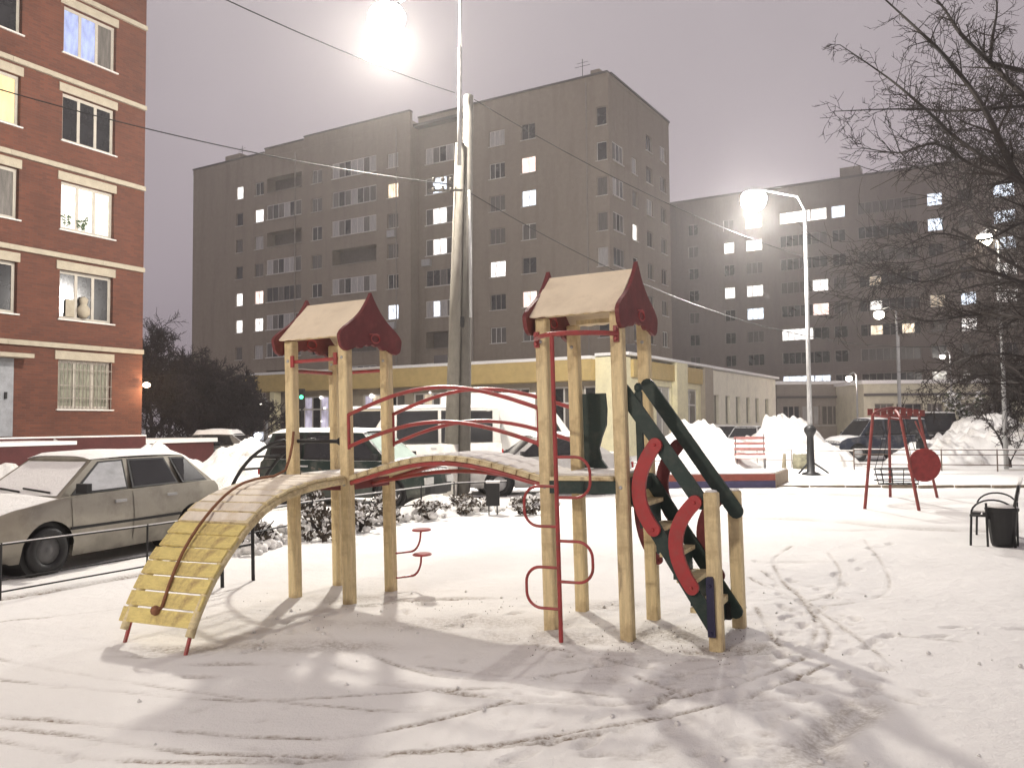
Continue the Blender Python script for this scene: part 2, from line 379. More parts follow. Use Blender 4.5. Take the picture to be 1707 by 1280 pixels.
def walk(pp, s=1., dirt=.25):
    pts = [G(x, y) for x, y in smooth_px(pp)]; acc_ = 0; k = 0
    for a, b in zip(pts[:-1], pts[1:]):
        L = (b - a).length; acc_ += L
        if acc_ > .33 * s:
            acc_ = 0; k += 1; d = (b - a) / L; m = a + Vector((-d.y, d.x, 0)) * (.09 * (1 if k % 2 else -1)); dd = m - Vector((0, 0, HC)); 
            # back to pixels for foot()
            loc = CAMM.inverted() @ m; foot(CX + FPX * loc.x / -loc.z, CY - FPX * loc.y / -loc.z, math.atan2(d.y, d.x) + random.gauss(0, .15), s * .95, dirt * random.uniform(.4, 1.2))
walk([(1280, 1290), (1250, 1180), (1290, 1080), (1380, 980), (1480, 900)]); walk([(830, 1290), (960, 1230), (1120, 1150), (1300, 1100), (1520, 1060), (1720, 1040)])
walk([(1180, 1120), (1080, 1120), (960, 1090), (820, 1050)], .8, .35)
walk([(1300, 960), (1400, 1020), (1440, 1100), (1400, 1180)], .8)
walk([(1250, 1100), (1320, 1060), (1310, 980), (1270, 930)], .8, .3); walk([(680, 1000), (720, 1040), (860, 1020)], .8, .35)
walk([(300, 1110), (420, 1080), (520, 1030), (640, 1010)], .8, .35); walk([(1200, 1110), (1350, 1130), (1500, 1160), (1560, 1180)], .9, .3)
for i in range(150):
    x = random.uniform(1230, 1480); y = random.uniform(960, 1200)
    if random.random() < .5: x = random.uniform(900, 1400); y = random.uniform(1040, 1270)
    blotch(x, y, random.uniform(.03, .09), random.uniform(.02, .06), random.uniform(.1, .42), random.uniform(.006, .018), random.uniform(0, 3))
for i in range(60): blotch(random.uniform(0, 1000), random.uniform(1050, 1270), random.uniform(.03, .07), random.uniform(.015, .04), random.uniform(.08, .3), .008, random.uniform(0, 3))
# soil strip showing along the low road fence
rut([(-80, 1012), (0, 1000), (120, 982), (250, 955)], .09, .04, .9, .2)
rut([(430, 915), (520, 893), (640, 873), (760, 852), (850, 846)], .10, .03, .75, .35)
for a, b in (((-80, 900), (300, 870)), ((450, 850), (950, 815))):
    rut([a, ((a[0] + b[0]) / 2, (a[1] + b[1]) / 2 - 4), b], .3, .05, .35, .2)
rut([(1150, 778), (1300, 776), (1420, 778), (1560, 782), (1760, 783)], .25, .03, .7, .35)
rut([(1050, 830), (1300, 822), (1500, 826), (1700, 830)], .3, .03, .15, .3)
rut([(1230, 862), (1400, 868), (1520, 880), (1700, 885)], .22, .03, .22, .1)
me = bpy.data.meshes.new('snow_ground')
ny, nx = X.shape; idx = np.arange(nx * ny).reshape(ny, nx)
q = np.stack([idx[:-1, :-1], idx[:-1, 1:], idx[1:, 1:], idx[1:, :-1]], -1).reshape(-1, 4)
me.vertices.add(nx * ny); me.vertices.foreach_set('co', np.stack([X, Y, Z], -1).ravel().astype(np.float32))
me.loops.add(q.size); me.loops.foreach_set('vertex_index', q.ravel().astype(np.int32))
me.polygons.add(len(q)); me.polygons.foreach_set('loop_start', np.arange(0, q.size, 4, dtype=np.int32))
me.polygons.foreach_set('use_smooth', np.ones(len(q), dtype=bool))
me.update(calc_edges=True)
at = me.attributes.new('dirt', 'FLOAT', 'POINT'); at.data.foreach_set('value', np.clip(D, 0, 1).ravel().astype(np.float32))
me.materials.append(SNOW); ground = put('ground', me); tag(ground, kind='structure')
def gz(x, y):
    i = min(max(np.searchsorted(gy, y), 0), ny - 1); j = min(max(np.searchsorted(gx, x), 0), nx - 1); return float(Z[i, j])

def mound(name, c, rx, ry, h, ang=0, seed=0, label=None, cat='snow pile', group=None, rough=.25, n=84, kind=None, dirt=0.6, p=1.0):
    th = np.linspace(0, 2 * np.pi, n + 1)[:-1]; rr = np.linspace(0, 1, n // 2)
    vs = [(0, 0, h * (1 - rough * .3 + rough * .6 * float(vnoise(seed, seed, 1))))]; dv = [0.]
    for r in rr[1:]:
        for t in th:
            x, y = rx * r * math.cos(t), ry * r * math.sin(t)
            k = 1 + .25 * (float(vnoise(math.cos(t) * 2 + seed, math.sin(t) * 2, 1.)) - .5)
            base = (math.cos(math.pi * r) * .5 + .5) ** (.8 * p)
            nn = float(vnoise(x + seed * 3, y, 1.1)) - .5; n2 = float(vnoise(x + seed, y + 9, 3.2)) - .5; n3 = float(vnoise(x, y + seed, 8)) - .5
            z = h * base * (1 + rough * 1.8 * nn) + (h * .22 * n2 + .11 * n3 * min(1, h) + .16 * min(1, h) * (abs(float(vnoise(x * 1.3 + 3, y * 1.3 + seed, 2.6)) * 2 - 1) - .4)) * min(1, (1 - r) * 5)
            vs.append((x * k, y * k, z - .12 * (r > .99))); dv.append(dirt * max(0, n2 * 2.2))
    fs = []
    for k in range(n): fs.append((0, 1 + k, 1 + (k + 1) % n))
    for i in range(len(rr) - 2):
        for k in range(n):
            k2 = (k + 1) % n; a = 1 + i * n; b = a + n; fs.append((a + k, b + k, b + k2, a + k2))
    me = bpy.data.meshes.new(name); me.from_pydata(vs, [], fs); me.materials.append(SNOW)
    me.polygons.foreach_set('use_smooth', [True] * len(me.polygons)); me.update()
    at = me.attributes.new('dirt', 'FLOAT', 'POINT'); at.data.foreach_set('value', np.array(dv, dtype=np.float32))
    o = put(name, me, None, (c[0], c[1], -.02)); o.rotation_euler = (0, 0, ang)
    return tag(o, label, cat, group, kind)

# ------------------------------------------------------------ buildings
def wall_sheet(mb, s0, s1, z0, z1, ops, mapf, rev=.14):
    """wall face on the (s, z) plane with real openings and reveals; mapf(s, z, inward)"""
    ss = sorted({s0, s1} | {o[0] for o in ops} | {o[1] for o in ops}); zs = sorted({z0, z1} | {o[2] for o in ops} | {o[3] for o in ops})
    ss = [v for v in ss if s0 <= v <= s1]; zs = [v for v in zs if z0 <= v <= z1]
    cols = [[o for o in ops if o[0] < (a + b) / 2 < o[1]] for a, b in zip(ss[:-1], ss[1:])]
    for (a, b), co in zip(zip(ss[:-1], ss[1:]), cols):
        run = None
        for c, d in zip(zs[:-1], zs[1:]):
            hole = any(o[2] < (c + d) / 2 < o[3] for o in co)
            if not hole:
                if run is None: run = [c, d]
                else: run[1] = d
            if hole and run: mb.add([mapf(a, run[0], 0), mapf(b, run[0], 0), mapf(b, run[1], 0), mapf(a, run[1], 0)], [(0, 1, 2, 3)]); run = None
        if run: mb.add([mapf(a, run[0], 0), mapf(b, run[0], 0), mapf(b, run[1], 0), mapf(a, run[1], 0)], [(0, 1, 2, 3)])
    for o in ops:
        a, b, c, d = o[:4]; r = o[4] if len(o) > 4 else rev
        for (p, q) in (((a, c), (b, c)), ((b, c), (b, d)), ((b, d), (a, d)), ((a, d), (a, c))):
            mb.add([mapf(*p, 0), mapf(*q, 0), mapf(*q, r), mapf(*p, r)], [(0, 1, 2, 3)])
FR = {}
def frame_mesh(w, h, n, fw, hbar, fm, skip=0):
    k = ('f', round(w, 2), round(h, 2), n, fw, hbar, fm.name)
    if k not in FR:
        mb = MB(); t = .05
        mb.box((-w / 2, 0, -h / 2), (w / 2, t, -h / 2 + fw)); mb.box((-w / 2, 0, h / 2 - fw), (w / 2, t, h / 2))
        for i in range(n + 1):
            x = -w / 2 + fw / 2 + (w - fw) * i / n
            mb.box((x - fw / 2, .002, -h / 2 + fw), (x + fw / 2, t - .002, h / 2 - fw))
        if hbar:
            for i in range(n):
                xa = -w / 2 + fw + (w - fw) * i / n; xb = -w / 2 + (w - fw) * (i + 1) / n
                mb.box((xa, .004, h * hbar - fw / 2), (xb, t - .004, h * hbar + fw / 2))
        me = bpy.data.meshes.new('window_frame'); me.from_pydata(mb.v, [], mb.f); me.materials.append(fm); FR[k] = me
    return FR[k]
def pane_mesh(w, h, m):
    k = ('p', round(w, 2), round(h, 2), m.name)
    if k not in FR:
        me = bpy.data.meshes.new('pane'); mb = MB(); mb.box((-w / 2, 0, -h / 2), (w / 2, .012, h / 2)); me.from_pydata(mb.v, [], mb.f); me.materials.append(m); FR[k] = me
    return FR[k]
def window(parent, s, z, w, h, pm, face, n=2, fw=.07, hbar=0, fm=None, depth=.1, name='window', sill=True, split=False):
    """face: 'front' (plane y=off) or 'side' (plane x=off)"""
    fm = fm or WFR; kind, off = face
    f = put(name, frame_mesh(w, h, n, fw, hbar, fm), parent)
    if kind == 'front': f.location = (s, off + depth, z)
    else: f.location = (off - depth, s, z); f.rotation_euler = (0, 0, R(90))
    if split:
        pw = (w - fw * (n + 1)) / n
        for i in range(n):
            p = put('pane', pane_mesh(pw + .02, h - 2 * fw + .02, pm[i % len(pm)] if isinstance(pm, list) else pm), f)
            p.location = (-w / 2 + fw + pw / 2 + i * (pw + fw), .02, 0)
    else:
        p = put('pane', pane_mesh(w - .02, h - .02, pm), f); p.location = (0, .025, 0)
    if sill:
        k = ('s', round(w, 2))
        if k not in FR:
            mb = MB(); mb.box((-w / 2 - .06, -.10 - .1, -.045), (w / 2 + .06, .045, -.002)); me = bpy.data.meshes.new('sill'); me.from_pydata(mb.v, [], mb.f); me.materials.append(WFR); FR[k] = me
        q = put('sill', FR[k], f); q.location = (0, 0, -h / 2)
    return f

# ---- nine-storey grey-brown apartment block
BG = mat('block_wall', (.27, .23, .185), .9, .10, 2.5, .2, 18, dirt=(.18, .15, .12), dscale=1.1, damt=.55, dgrain=(1, 1, .12))
ROOFE = mat('roof_edge', (.10, .09, .09), .8, .1)
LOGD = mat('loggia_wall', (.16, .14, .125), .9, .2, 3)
AX = (.857, -.516); CB = (7.75, 65.0)
RZB = math.atan2(AX[1], AX[0])
def s_front(px, c=CB, ax=AX):
    k = (px - CX) / FPX + .0  # metres from the corner along the front facade
    dx, dy = -ax[0], -ax[1]
    return (k * c[1] - c[0]) / (dx - k * dy)
def s_side(px, c=CB, ax=AX):
    k = (px - CX) / FPX; dx, dy = -ax[1], ax[0]
    return (k * c[1] - c[0]) / (dx - k * dy)
bb = empty('apartment_block', (CB[0], CB[1], 0), RZB, 'long grey-brown nine-storey block with scattered lit windows behind the yellow annexe', 'building')
rows = [25.9 - 2.8 * k for k in range(9)]
ops_A, ops_B, ops_C, ops_S = [], [], [], []
D_, C_, P_, W_, B_, K_, M_ = GLASSD, GLASSC, GLASSP, L_WHITE, L_BLUE, L_WARM, L_PINK
def wcol(px, w, mats, ops, face='front', off=0., h=1.35, n=2, fn=None):
    s = -(s_front(px)) if face == 'front' else s_side(px)
    for k, m in enumerate(mats):
        if m is None: continue
        z = rows[k]; ops.append((s - w / 2, s + w / 2, z - h / 2, z + h / 2, .16))
        window(bb, s, z, w, h, m, (face, off), n, .06 if m in (D_, C_) else .05, 0, random.choice([GFR, WFR, GFR]) if m in (D_, C_) else WFR)
def bcol(px0, px1, kinds, ops, face='front', off=0.):
    a, b = (-s_front(px0), -s_front(px1)) if face == 'front' else (s_side(px0), s_side(px1))
    s = (a + b) / 2; w = abs(b - a)
    for k, kd in enumerate(kinds):
        if kd is None: continue
        z = rows[k] + .12; h = 1.5
        dep = 1.15 if kd == 'o' else .12
        ops.append((s - w / 2, s + w / 2, z - h / 2, z + h / 2, dep))
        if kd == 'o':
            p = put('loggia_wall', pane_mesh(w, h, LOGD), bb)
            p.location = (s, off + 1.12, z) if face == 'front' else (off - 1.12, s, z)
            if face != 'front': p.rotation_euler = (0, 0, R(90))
        else:
            pmm = {'g': [C_, D_, C_, P_, D_, C_], 'w': [P_, C_, D_, P_, P_, C_], 'd': [D_, D_, C_], 'l': [C_, W_, W_, C_, P_], 'b': [C_, B_, B_, C_, C_], 'L': [W_, W_], 'B': [P_, B_, P_, C_], 'k': [C_, C_, K_, C_]}[kd]
            n = max(2, round(w / .8))
            window(bb, s, z, w, h, pmm, (face, off), n, .07, 0, WFR if kd in 'wglLbB' else GFR, .04, 'glazed_loggia', False, True)
        mb = MB(); mb.box((-w / 2 - .05, -.12, -.06), (w / 2 + .05, -.004, .02)); q = mb.build('ledge', WFR if kd != 'o' else GFR, bb)
        q.location = (s, off, z - h / 2) if face == 'front' else (off, s, z - h / 2)
        if face != 'front': q.rotation_euler = (0, 0, R(90))
wcol(397, 1.0, [W_, D_, C_, D_, W_, W_, C_, D_, C_], ops_A, n=1)
wcol(430, 1.25, [D_, W_, P_, C_, M_, W_, P_, D_, C_], ops_A)
bcol(443, 501, ['o', 'g', 'o', 'w', 'd', 'w', 'g', 'o', 'g'], ops_A)
wcol(527, 1.35, [C_, C_, D_, C_, D_, C_, D_, C_, D_], ops_A)
bcol(553, 627, ['w', 'g', 'w', 'o', 'w', 'g', 'o', 'g', 'g'], ops_A)
wcol(655, 1.25, [P_, K_, C_, C_, D_, B_, C_, D_, C_], ops_A)
bcol(697, 768, ['w', 'b', 'l', 'l', 'd', 'B', 'o', 'g', 'o'], ops_B, off=1.2)
wcol(831, 1.55, [P_, D_, C_, C_, W_, D_, C_, C_, C_], ops_C, n=3)
wcol(884, 1.35, [D_, M_, B_, C_, D_, M_, C_, D_, D_], ops_C)
wcol(1008, .9, [D_, D_, C_, C_, P_, C_, D_, C_, C_], ops_C, h=1.5, n=1)
bcol(1026, 1044, [None, 'g', 'w', 'g', 'd', 'g', 'o', 'g', 'g'], ops_S, 'side')
wcol(1063, 1.1, [None, P_, C_, W_, D_, C_, C_, D_, C_], ops_S, 'side', 0, 1.4, 1)
wcol(1088, 1.4, [D_, D_, P_, D_, C_, C_, D_, C_, D_], ops_S, 'side', 0, 1.4, 2)
wcol(1111, 1.4, [P_, C_, C_, C_, D_, C_, C_, D_, D_], ops_S, 'side', 0, 1.4, 2)
SA, SB, LB, DB = 19.6, 13.1, 49.4, 13.4
mb = MB(); fr = lambda off: (lambda s, z, i: (s, off + i, z)); sd = lambda s, z, i: (-i, s, z)
mb.use(BG)
wall_sheet(mb, -LB, -SA, 0, 29.4, ops_A, fr(0)); wall_sheet(mb, -SA, -SB, 0, 29.3, ops_B, fr(1.2)); wall_sheet(mb, -SB, 0, 0, 29.0, ops_C, fr(0))
wall_sheet(mb, 0, DB, 0, 29.0, ops_S, sd)
for x in (-SA, -SB): mb.add([(x, 0, 0), (x, 1.2, 0), (x, 1.2, 29.3), (x, 0, 29.3)], [(0, 1, 2, 3)])
mb.add([(-LB, 0, 0), (-LB, DB, 0), (-LB, DB, 29.4), (-LB, 0, 29.4)], [(0, 1, 2, 3)])
mb.add([(-LB, DB, 0), (0, DB, 0), (0, DB, 29.4), (-LB, DB, 29.4)], [(0, 1, 2, 3)])
mb.build('wall', None, bb)
mb = MB(); mb.use(BG)
for (a, b, y, z) in ((-LB, -38.3, 0, 29.45), (-38.3, -32.8, 0, 29.8), (-32.8, -SA, 0, 30.05), (-SA, -SB, 1.2, 29.75), (-SB, 0, 0, 29.25)):
    mb.use(BG); mb.box((a + .001, y - .03, 28.98), (b - .001, y + .3, z)); mb.use(ROOFE); mb.box((a, y - .14, z + .002), (b, y + .36, z + .14))
mb.use(BG); mb.box((-.3, .35, 28.98), (.03, DB, 29.25)); mb.use(ROOFE); mb.box((-.36, .37, 29.252), (.14, DB, 29.39))
mb.use(ROOFE); mb.box((-LB, .36, 28.7), (-.31, DB, 28.96))
mb.build('roof', None, bb)
mb = MB()
for x in (-3.2, -44.): mb.tube([(x, 2, 29), (x, 2, 31.8)], .03, 5); mb.tube([(x - .7, 2, 31.2), (x + .7, 2, 31.2)], .02, 4); mb.tube([(x - .5, 2, 31.5), (x + .5, 2, 31.5)], .02, 4)
mb.build('antenna', BLK, bb)
mb = MB(); mb.box((-45.5, 1, 29.3), (-43.2, 3, 30.6)); mb.box((-1.9, .8, 29.2), (-1.1, 1.6, 30.1)); mb.build('vent_box', BG, bb)
# snow-capped balconies stepping out at the far left end
for k in range(9):
    mb = MB(); mb.box((-LB - .75, 1.2, rows[k] - .95), (-LB - .004, 4, rows[k] + (.55 if k % 2 else -.1))); mb.build('end_balcony', WFR if k % 3 else GFR, bb)
for k, s in ((1, -14.9), (3, -17.6)):
    pass
for x in (-12.9, -21.2, -34., -1.9):
    mb = MB(); mb.tube([(x, -.08, .3), (x, -.08, 28.8)], .06, 6); mb.build('drainpipe', GFR, bb)
mb = MB(); mb.box((-.45, -.36, -.3), (.45, 0, .3))
for (px, k) in ((655, 2), (655, 5), (700, 3)):
    q = mb.build('air_conditioner', STEEL, bb); q.location = (-s_front(px), -.004 if px < 690 else 1.19, rows[k] - 1.25)

# ---- second block far right
c2 = P(1125, 700, 107); C2 = (c2.x - 4, 107 + 2.3)
b2 = empty('apartment_block', (C2[0], C2[1], 0), RZB, 'dark nine-storey block on the right, half hidden behind bare branches', 'building')
def s2(px):
    k = (px - CX) / FPX; return (k * C2[1] - C2[0]) / (AX[0] - k * AX[1])
ops2 = []
BG2 = mat('block_wall_dark', (.22, .185, .16), .9, .10, 2.5, .2, 18, dirt=(.14, .12, .105), dscale=1.1, damt=.55, dgrain=(1, 1, .12))
r2 = [25.9 - 2.8 * k for k in range(9)]
def w2(px, w, mats, n=2, h=1.4):
    s = s2(px)
    for k, m in enumerate(mats):
        if m is None: continue
        ops2.append((s - w / 2, s + w / 2, r2[k] - h / 2, r2[k] + h / 2, .16))
        window(b2, s, r2[k], w, h, m, ('front', 0.), n, .06, 0, GFR if m in (D_, C_) else WFR, sill=False)
w2(1160, 1.3, [D_, C_, D_, D_, C_, D_, C_, D_, D_])
w2(1220, 1.3, [C_, W_, D_, W_, D_, D_, D_, D_, C_])
w2(1262, 2.0, [W_, W_, C_, W_, B_, C_, D_, D_, C_], 3)
w2(1332, 3.6, [W_, D_, D_, C_, D_, W_, D_, L_BLUE, D_], 5)
w2(1372, 1.8, [L_WHITE, C_, D_, W_, M_, D_, D_, B_, C_], 2)
w2(1405, 1.5, [B_, D_, D_, C_, C_, D_, D_, D_, D_], 2)
w2(1487, 6.2, [C_, D_, C_, D_, D_, D_, C_, D_, C_], 8)
w2(1568, 1.5, [B_, B_, D_, C_, L_DIM, C_, D_, D_, C_])
w2(1620, 1.5, [D_, C_, D_, D_, B_, W_, D_, D_, C_])
w2(1685, 2.0, [B_, B_, B_, W_, W_, C_, D_, C_, D_], 3)
w2(1740, 2.0, [D_, C_, B_, C_, W_, C_, D_, C_, D_], 3)
L2 = 62
mb = MB(); mb.use(BG2); wall_sheet(mb, 0, L2, 0, 29.6, ops2, fr(0))
for x in (0, L2): mb.add([(x, 0, 0), (x, 13, 0), (x, 13, 29.6), (x, 0, 29.6)], [(0, 1, 2, 3)])
mb.add([(0, 13, 0), (L2, 13, 0), (L2, 13, 29.6), (0, 13, 29.6)], [(0, 1, 2, 3)])
mb.build('wall', None, b2)
mb = MB(); mb.box((-.1, -.12, 29.602), (L2, 13, 29.85)); mb.build('roof', ROOFE, b2)
mb = MB(); mb.box((25, 1, 29.86), (27.2, 3, 31.2)); mb.build('vent_box', BG2, b2)
for (px, k, px1) in ((1465, 3, 1), (1518, 5, 1), (1465, 4, 1), (1465, 5, 1)):
    s = s2(px); window(b2, s, r2[k] - .05, 1.3, 1.1, [L_DIM, W_, K_][k % 3], ('front', -.12), 2, .06, 0, WFR, .0, 'lit_balcony_window', False)

# ---- brick building at the left
def brick_mat():
    m = bpy.data.materials.new('red_brick'); m.use_nodes = True; n = m.node_tree.nodes; l = m.node_tree.links; b = n['Principled BSDF']
    b.inputs['Roughness'].default_value = .85
    t = n.new('ShaderNodeTexCoord'); mp = n.new('ShaderNodeMapping'); mp.inputs['Rotation'].default_value = (R(90), 0, 0); l.new(t.outputs['Object'], mp.inputs[0])
    br = n.new('ShaderNodeTexBrick'); br.inputs['Scale'].default_value = 1; br.inputs['Brick Width'].default_value = .26; br.inputs['Row Height'].default_value = .077
    br.inputs['Mortar Size'].default_value = .006; br.inputs['Mortar Smooth'].default_value = .3
    br.inputs['Color1'].default_value = (.12, .038, .021, 1); br.inputs['Color2'].default_value = (.082, .026, .016, 1); br.inputs['Mortar'].default_value = (.085, .05, .038, 1)
    l.new(mp.outputs[0], br.inputs['Vector'])
    z = n.new('ShaderNodeTexNoise'); z.inputs['Scale'].default_value = .7; z.inputs['Detail'].default_value = 6; l.new(t.outputs['Object'], z.inputs['Vector'])
    r = n.new('ShaderNodeMapRange'); r.inputs[1].default_value = .3; r.inputs[2].default_value = .7; r.inputs[3].default_value = .82; r.inputs[4].default_value = 1.18; l.new(z.outputs[0], r.inputs[0])
    v = n.new('ShaderNodeVectorMath'); v.operation = 'SCALE'; l.new(br.outputs[0], v.inputs[0]); l.new(r.outputs[0], v.inputs['Scale']); l.new(v.outputs[0], b.inputs['Base Color'])
    bp = n.new('ShaderNodeBump'); bp.inputs['Strength'].default_value = .4; bp.inputs['Distance'].default_value = .01; bp.invert = True
    l.new(br.outputs['Fac'], bp.inputs['Height']); l.new(bp.outputs[0], b.inputs['Normal']); return m
BRICK = brick_mat(); PLINTH = mat('plinth_paint', (.075, .02, .02), .8, .2, 4, .2, 20)
BAND = mat('cream_band', (.36, .32, .25), .8, .12, 4, .15, 20)
kb = empty('brick_building', (-12.7, 28.8, 0), math.atan2(.878, .4786), 'red brick apartment building with cream storey bands at the left edge', 'building')
ops = []
LK = 26
xs = [(-3.03, -1.16), (-6.3, -4.36), (-9.9, -8.0), (-13.2, -11.3), (-16.8, -15)]
litk = {(0, 0): 'grille', (0, 1): [D_, D_, D_], (0, 2): [L_WHITE] * 3, (0, 3): [D_, D_, D_], (0, 4): [L_BLUE, L_BLUE, C_],
        (1, 1): [C_, D_, D_], (1, 2): [C_, C_, C_], (1, 3): [L_WARM, L_WARM, L_WARM], (1, 4): [D_, C_, D_]}
COOLC = emis('curtain_cool_glow', (.35, .42, .75), .55, .5, 3.)
CURT = emis('curtain_white_glow', (1., .96, .86), .98, .6, 5.)
YEL = emis('curtain_yellow_glow', (1., .72, .35), .62, .25, 2.)
GRL = mat('grilled_glass', (.20, .20, .15), .4, .5, 5, grain=(2, 2, .5))
for i, (a, b) in enumerate(xs):
    for k in range(6):
        z0 = 2.32 + 2.83 * k; z1 = z0 + 1.55
        if i == 1 and k == 0: continue
        ops.append((a, b, z0, z1, .22)); w = b - a
        ms = litk.get((i, k), [D_, C_, D_])
        if ms == 'grille': ms = [GRL] * 3
        ms = [{L_WHITE: CURT, L_BLUE: COOLC, L_WARM: YEL}.get(q, q) for q in ms]
        f = window(kb, (a + b) / 2, (z0 + z1) / 2, w, z1 - z0, ms, ('front', 0.), 3, .10, 0, WFR2, .14, 'window', True, True)
        mb = MB(); mb.box((a - .12, -.035, z1 + .003), (b + .06, .05, z1 + .27)); mb.build('lintel', BAND, kb)
        if i == 0 and k == 0:
            mb = MB()
            for j in range(15): x = lerp(a + .04, b - .04, j / 14); mb.tube([(x, -.02, z0 + .02), (x, -.02, z1 - .02)], .011, 5)
            for z in (z0 + .35, z0 + .75, z1 - .3): mb.box((a, -.012, z - .012), (b, .004, z + .012))
            mb.build('grille', GFR, kb)
mb = MB(); mb.use(BRICK); wall_sheet(mb, -LK, 0, 1.47, 21, ops, fr(0), .22)
mb.add([(0, 0, 0), (0, 12, 0), (0, 12, 21), (0, 0, 21)], [(0, 1, 2, 3)]); mb.add([(-LK, 12, 0), (0, 12, 0), (0, 12, 21), (-LK, 12, 21)], [(0, 1, 2, 3)])
mb.use(ROOFE); mb.add([(-LK, 0, 21), (0, 0, 21), (0, 12, 21), (-LK, 12, 21)], [(0, 1, 2, 3)])
mb.build('wall', None, kb)
mb = MB(); mb.use(PLINTH); mb.box((-LK, -.10, 0), (.1, .2, 1.42)); mb.use(SNOW); mb.box((-LK, -.11, 1.421), (.11, -.002, 1.47)); mb.build('plinth', None, kb)
for k in range(6):
    z = 4.22 + 2.83 * k
    x = -LK
    while x < 0:
        L = min(3.05, -x); mb = MB(); mb.box((x + .004, -.09, z), (x + L - .004, -.003, z + .15)); mb.build('band_slab', BAND, kb); x += 3.05
# plants standing on the lit window's sill, a teddy-like pale vase in the one below
mb = MB()
for (x, h) in ((-2.75, .42), (-2.1, .5), (-2.25, .35)):
    z = 2.32 + 2.83 * 2 + .1
    for j in range(26):
        a = random.uniform(0, 6.28); r_ = random.uniform(.05, .2); zz = z + random.uniform(.05, h)
        mb.add([(x, .12, zz - .05), (x + r_ * math.cos(a), .12 + .02 * math.sin(a), zz + .04), (x + r_ * math.cos(a + .5), .125, zz - .02)], [(0, 1, 2)])
mb.build('potted_plants', mat('houseplant', (.05, .08, .04), .7), kb)
mb = MB(); mb.lathe([(.10, 0), (.19, .12), (.2, .3), (.1, .42), (.12, .5), (.14, .6), (.06, .68)], (-2.15, .09, 2.32 + 2.83 + .11), 12)
mb.build('vase', BAND, kb, True)
mb = MB(); mb.box((-2.75, .10, 2.32 + 2.83 + .1), (-2.45, .13, 2.32 + 2.83 + .65)); mb.build('paper_box', BAND, kb)
# entrance: grey steel door with a ledge above it, dark red porch with handrail
mb = MB(); mb.box((-6.3, -.06, 1.5), (-4.45, .02, 3.8)); dr = mb.build('door', mat('grey_door', (.24, .25, .27), .6, .2, 5), kb)
mb = MB(); mb.box((-4.72, -.12, 2.6), (-4.66, -.063, 2.8)); mb.build('handle', BLK, dr)
mb = MB(); mb.box((-6.5, -.5, 3.82), (-4.1, -.005, 3.94)); mb.build('door_canopy', BAND, kb)
mb = MB(); mb.use(PLINTH); mb.box((-9, -2.2, 0), (-3.9, -.11, 1.25)); mb.use(SNOW); mb.box((-9.03, -2.23, 1.252), (-3.87, -.11, 1.36)); mb.build('porch', None, kb)
mb = MB(); mb.tube([(-3.9, -1.2, 1.4), (-2.6, -1.2, .6)], .03, 6); mb.tube([(-2.6, -1.2, 0), (-2.6, -1.2, .6)], .025, 6); mb.tube([(-3.9, -1.2, .9), (-2.6, -1.2, .15)], .02, 6)
mb.build('handrail', STEEL, kb)
mb = MB(); mb.use(PLINTH); mb.box((.12, .3, 0), (3.4, 2.6, 1.15)); mb.use(SNOW); mb.box((.1, .2, 1.152), (3.5, 2.7, 1.3)); mb.build('basement_entry', None, kb)
mb = MB(); mb.lathe([(.03, -.12), (.11, -.08), (.12, .0), (.05, .05)], (.02, -.2, 3.2), 12); wl = mb.build('wall_lamp', emis('wall_lamp_glow', (1, .72, .45), 25), kb, True)
pt_light((.3, -.45, 3.1), 120, (1, .62, .32), .08, 'wall_lamp_bulb', kb)

# ---- yellow single-storey annexe in front of the big block
YW = mat('annexe_cream', (.74, .69, .46), .85, .08, 3, .1, 20, dirt=(.48, .44, .31), dscale=1.2, damt=.4)
OCH = mat('annexe_ochre', (.48, .36, .15), .8, .1, 3, .1, 20, dirt=(.33, .24, .11), dscale=1.2, damt=.4)
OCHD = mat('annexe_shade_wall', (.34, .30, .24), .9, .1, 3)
WW = mat('annexe_white', (.76, .73, .60), .85, .07, 3, .1, 20, dirt=(.5, .47, .40), dscale=1.1, damt=.45)
CA = (5.74, 43.0)
an = empty('annexe', (CA[0], CA[1], 0), RZB, 'low yellow annexe with ochre fascia in front of the long block', 'building')
fs_ = lambda px: -s_front(px, CA); ss_ = lambda px: s_side(px, CA)
xL = fs_(430); opsf = []; opss = []
INT = emis('shop_interior', (.85, .80, 1.0), .35, .8, 1.2)
def aw(px0, px1, z0, z1, pm, n, side=False, hb=.18, nm='window', fm=None):
    a, b = (fs_(px0), fs_(px1)) if not side else (ss_(px0), ss_(px1))
    (opss if side else opsf).append((a, b, z0, z1, .2))
    window(an, (a + b) / 2, (z0 + z1) / 2, abs(b - a), z1 - z0, pm, ('side', 0.) if side else ('front', .7), n, .10, hb, fm or WFR, .12, nm, True, not side)
aw(478, 562, .9, 3.6, [D_, INT, D_, INT, INT, C_], 6, nm='shop_window')
aw(592, 662, .9, 3.6, [INT, L_DIM, INT, D_, C_], 5, nm='shop_window')
aw(676, 740, .9, 3.6, [C_, L_DIM, C_, D_], 4, nm='shop_window'); aw(792, 872, .9, 3.7, [D_, C_, D_, C_, D_], 5, nm='shop_window')
aw(888, 950, .9, 3.7, [C_, D_, C_], 3); aw(962, 1022, .9, 3.7, [D_, C_, D_], 3)
aw(1094, 1119, .7, 3.75, GLASSP, 2, True); aw(1140, 1163, .7, 3.75, GLASSC, 2, True)
SIDEW = [1194, 1213, 1230, 1247, 1262, 1278]
for px in SIDEW:
    s = ss_(px); opss.append((s - .55, s + .55, 1.6, 3.5, .25)); window(an, s, 2.55, 1.1, 1.9, GRL, ('side', 0.), 2, .06, 0, GFR, .2, 'window', True)
YL = ss_(1293)
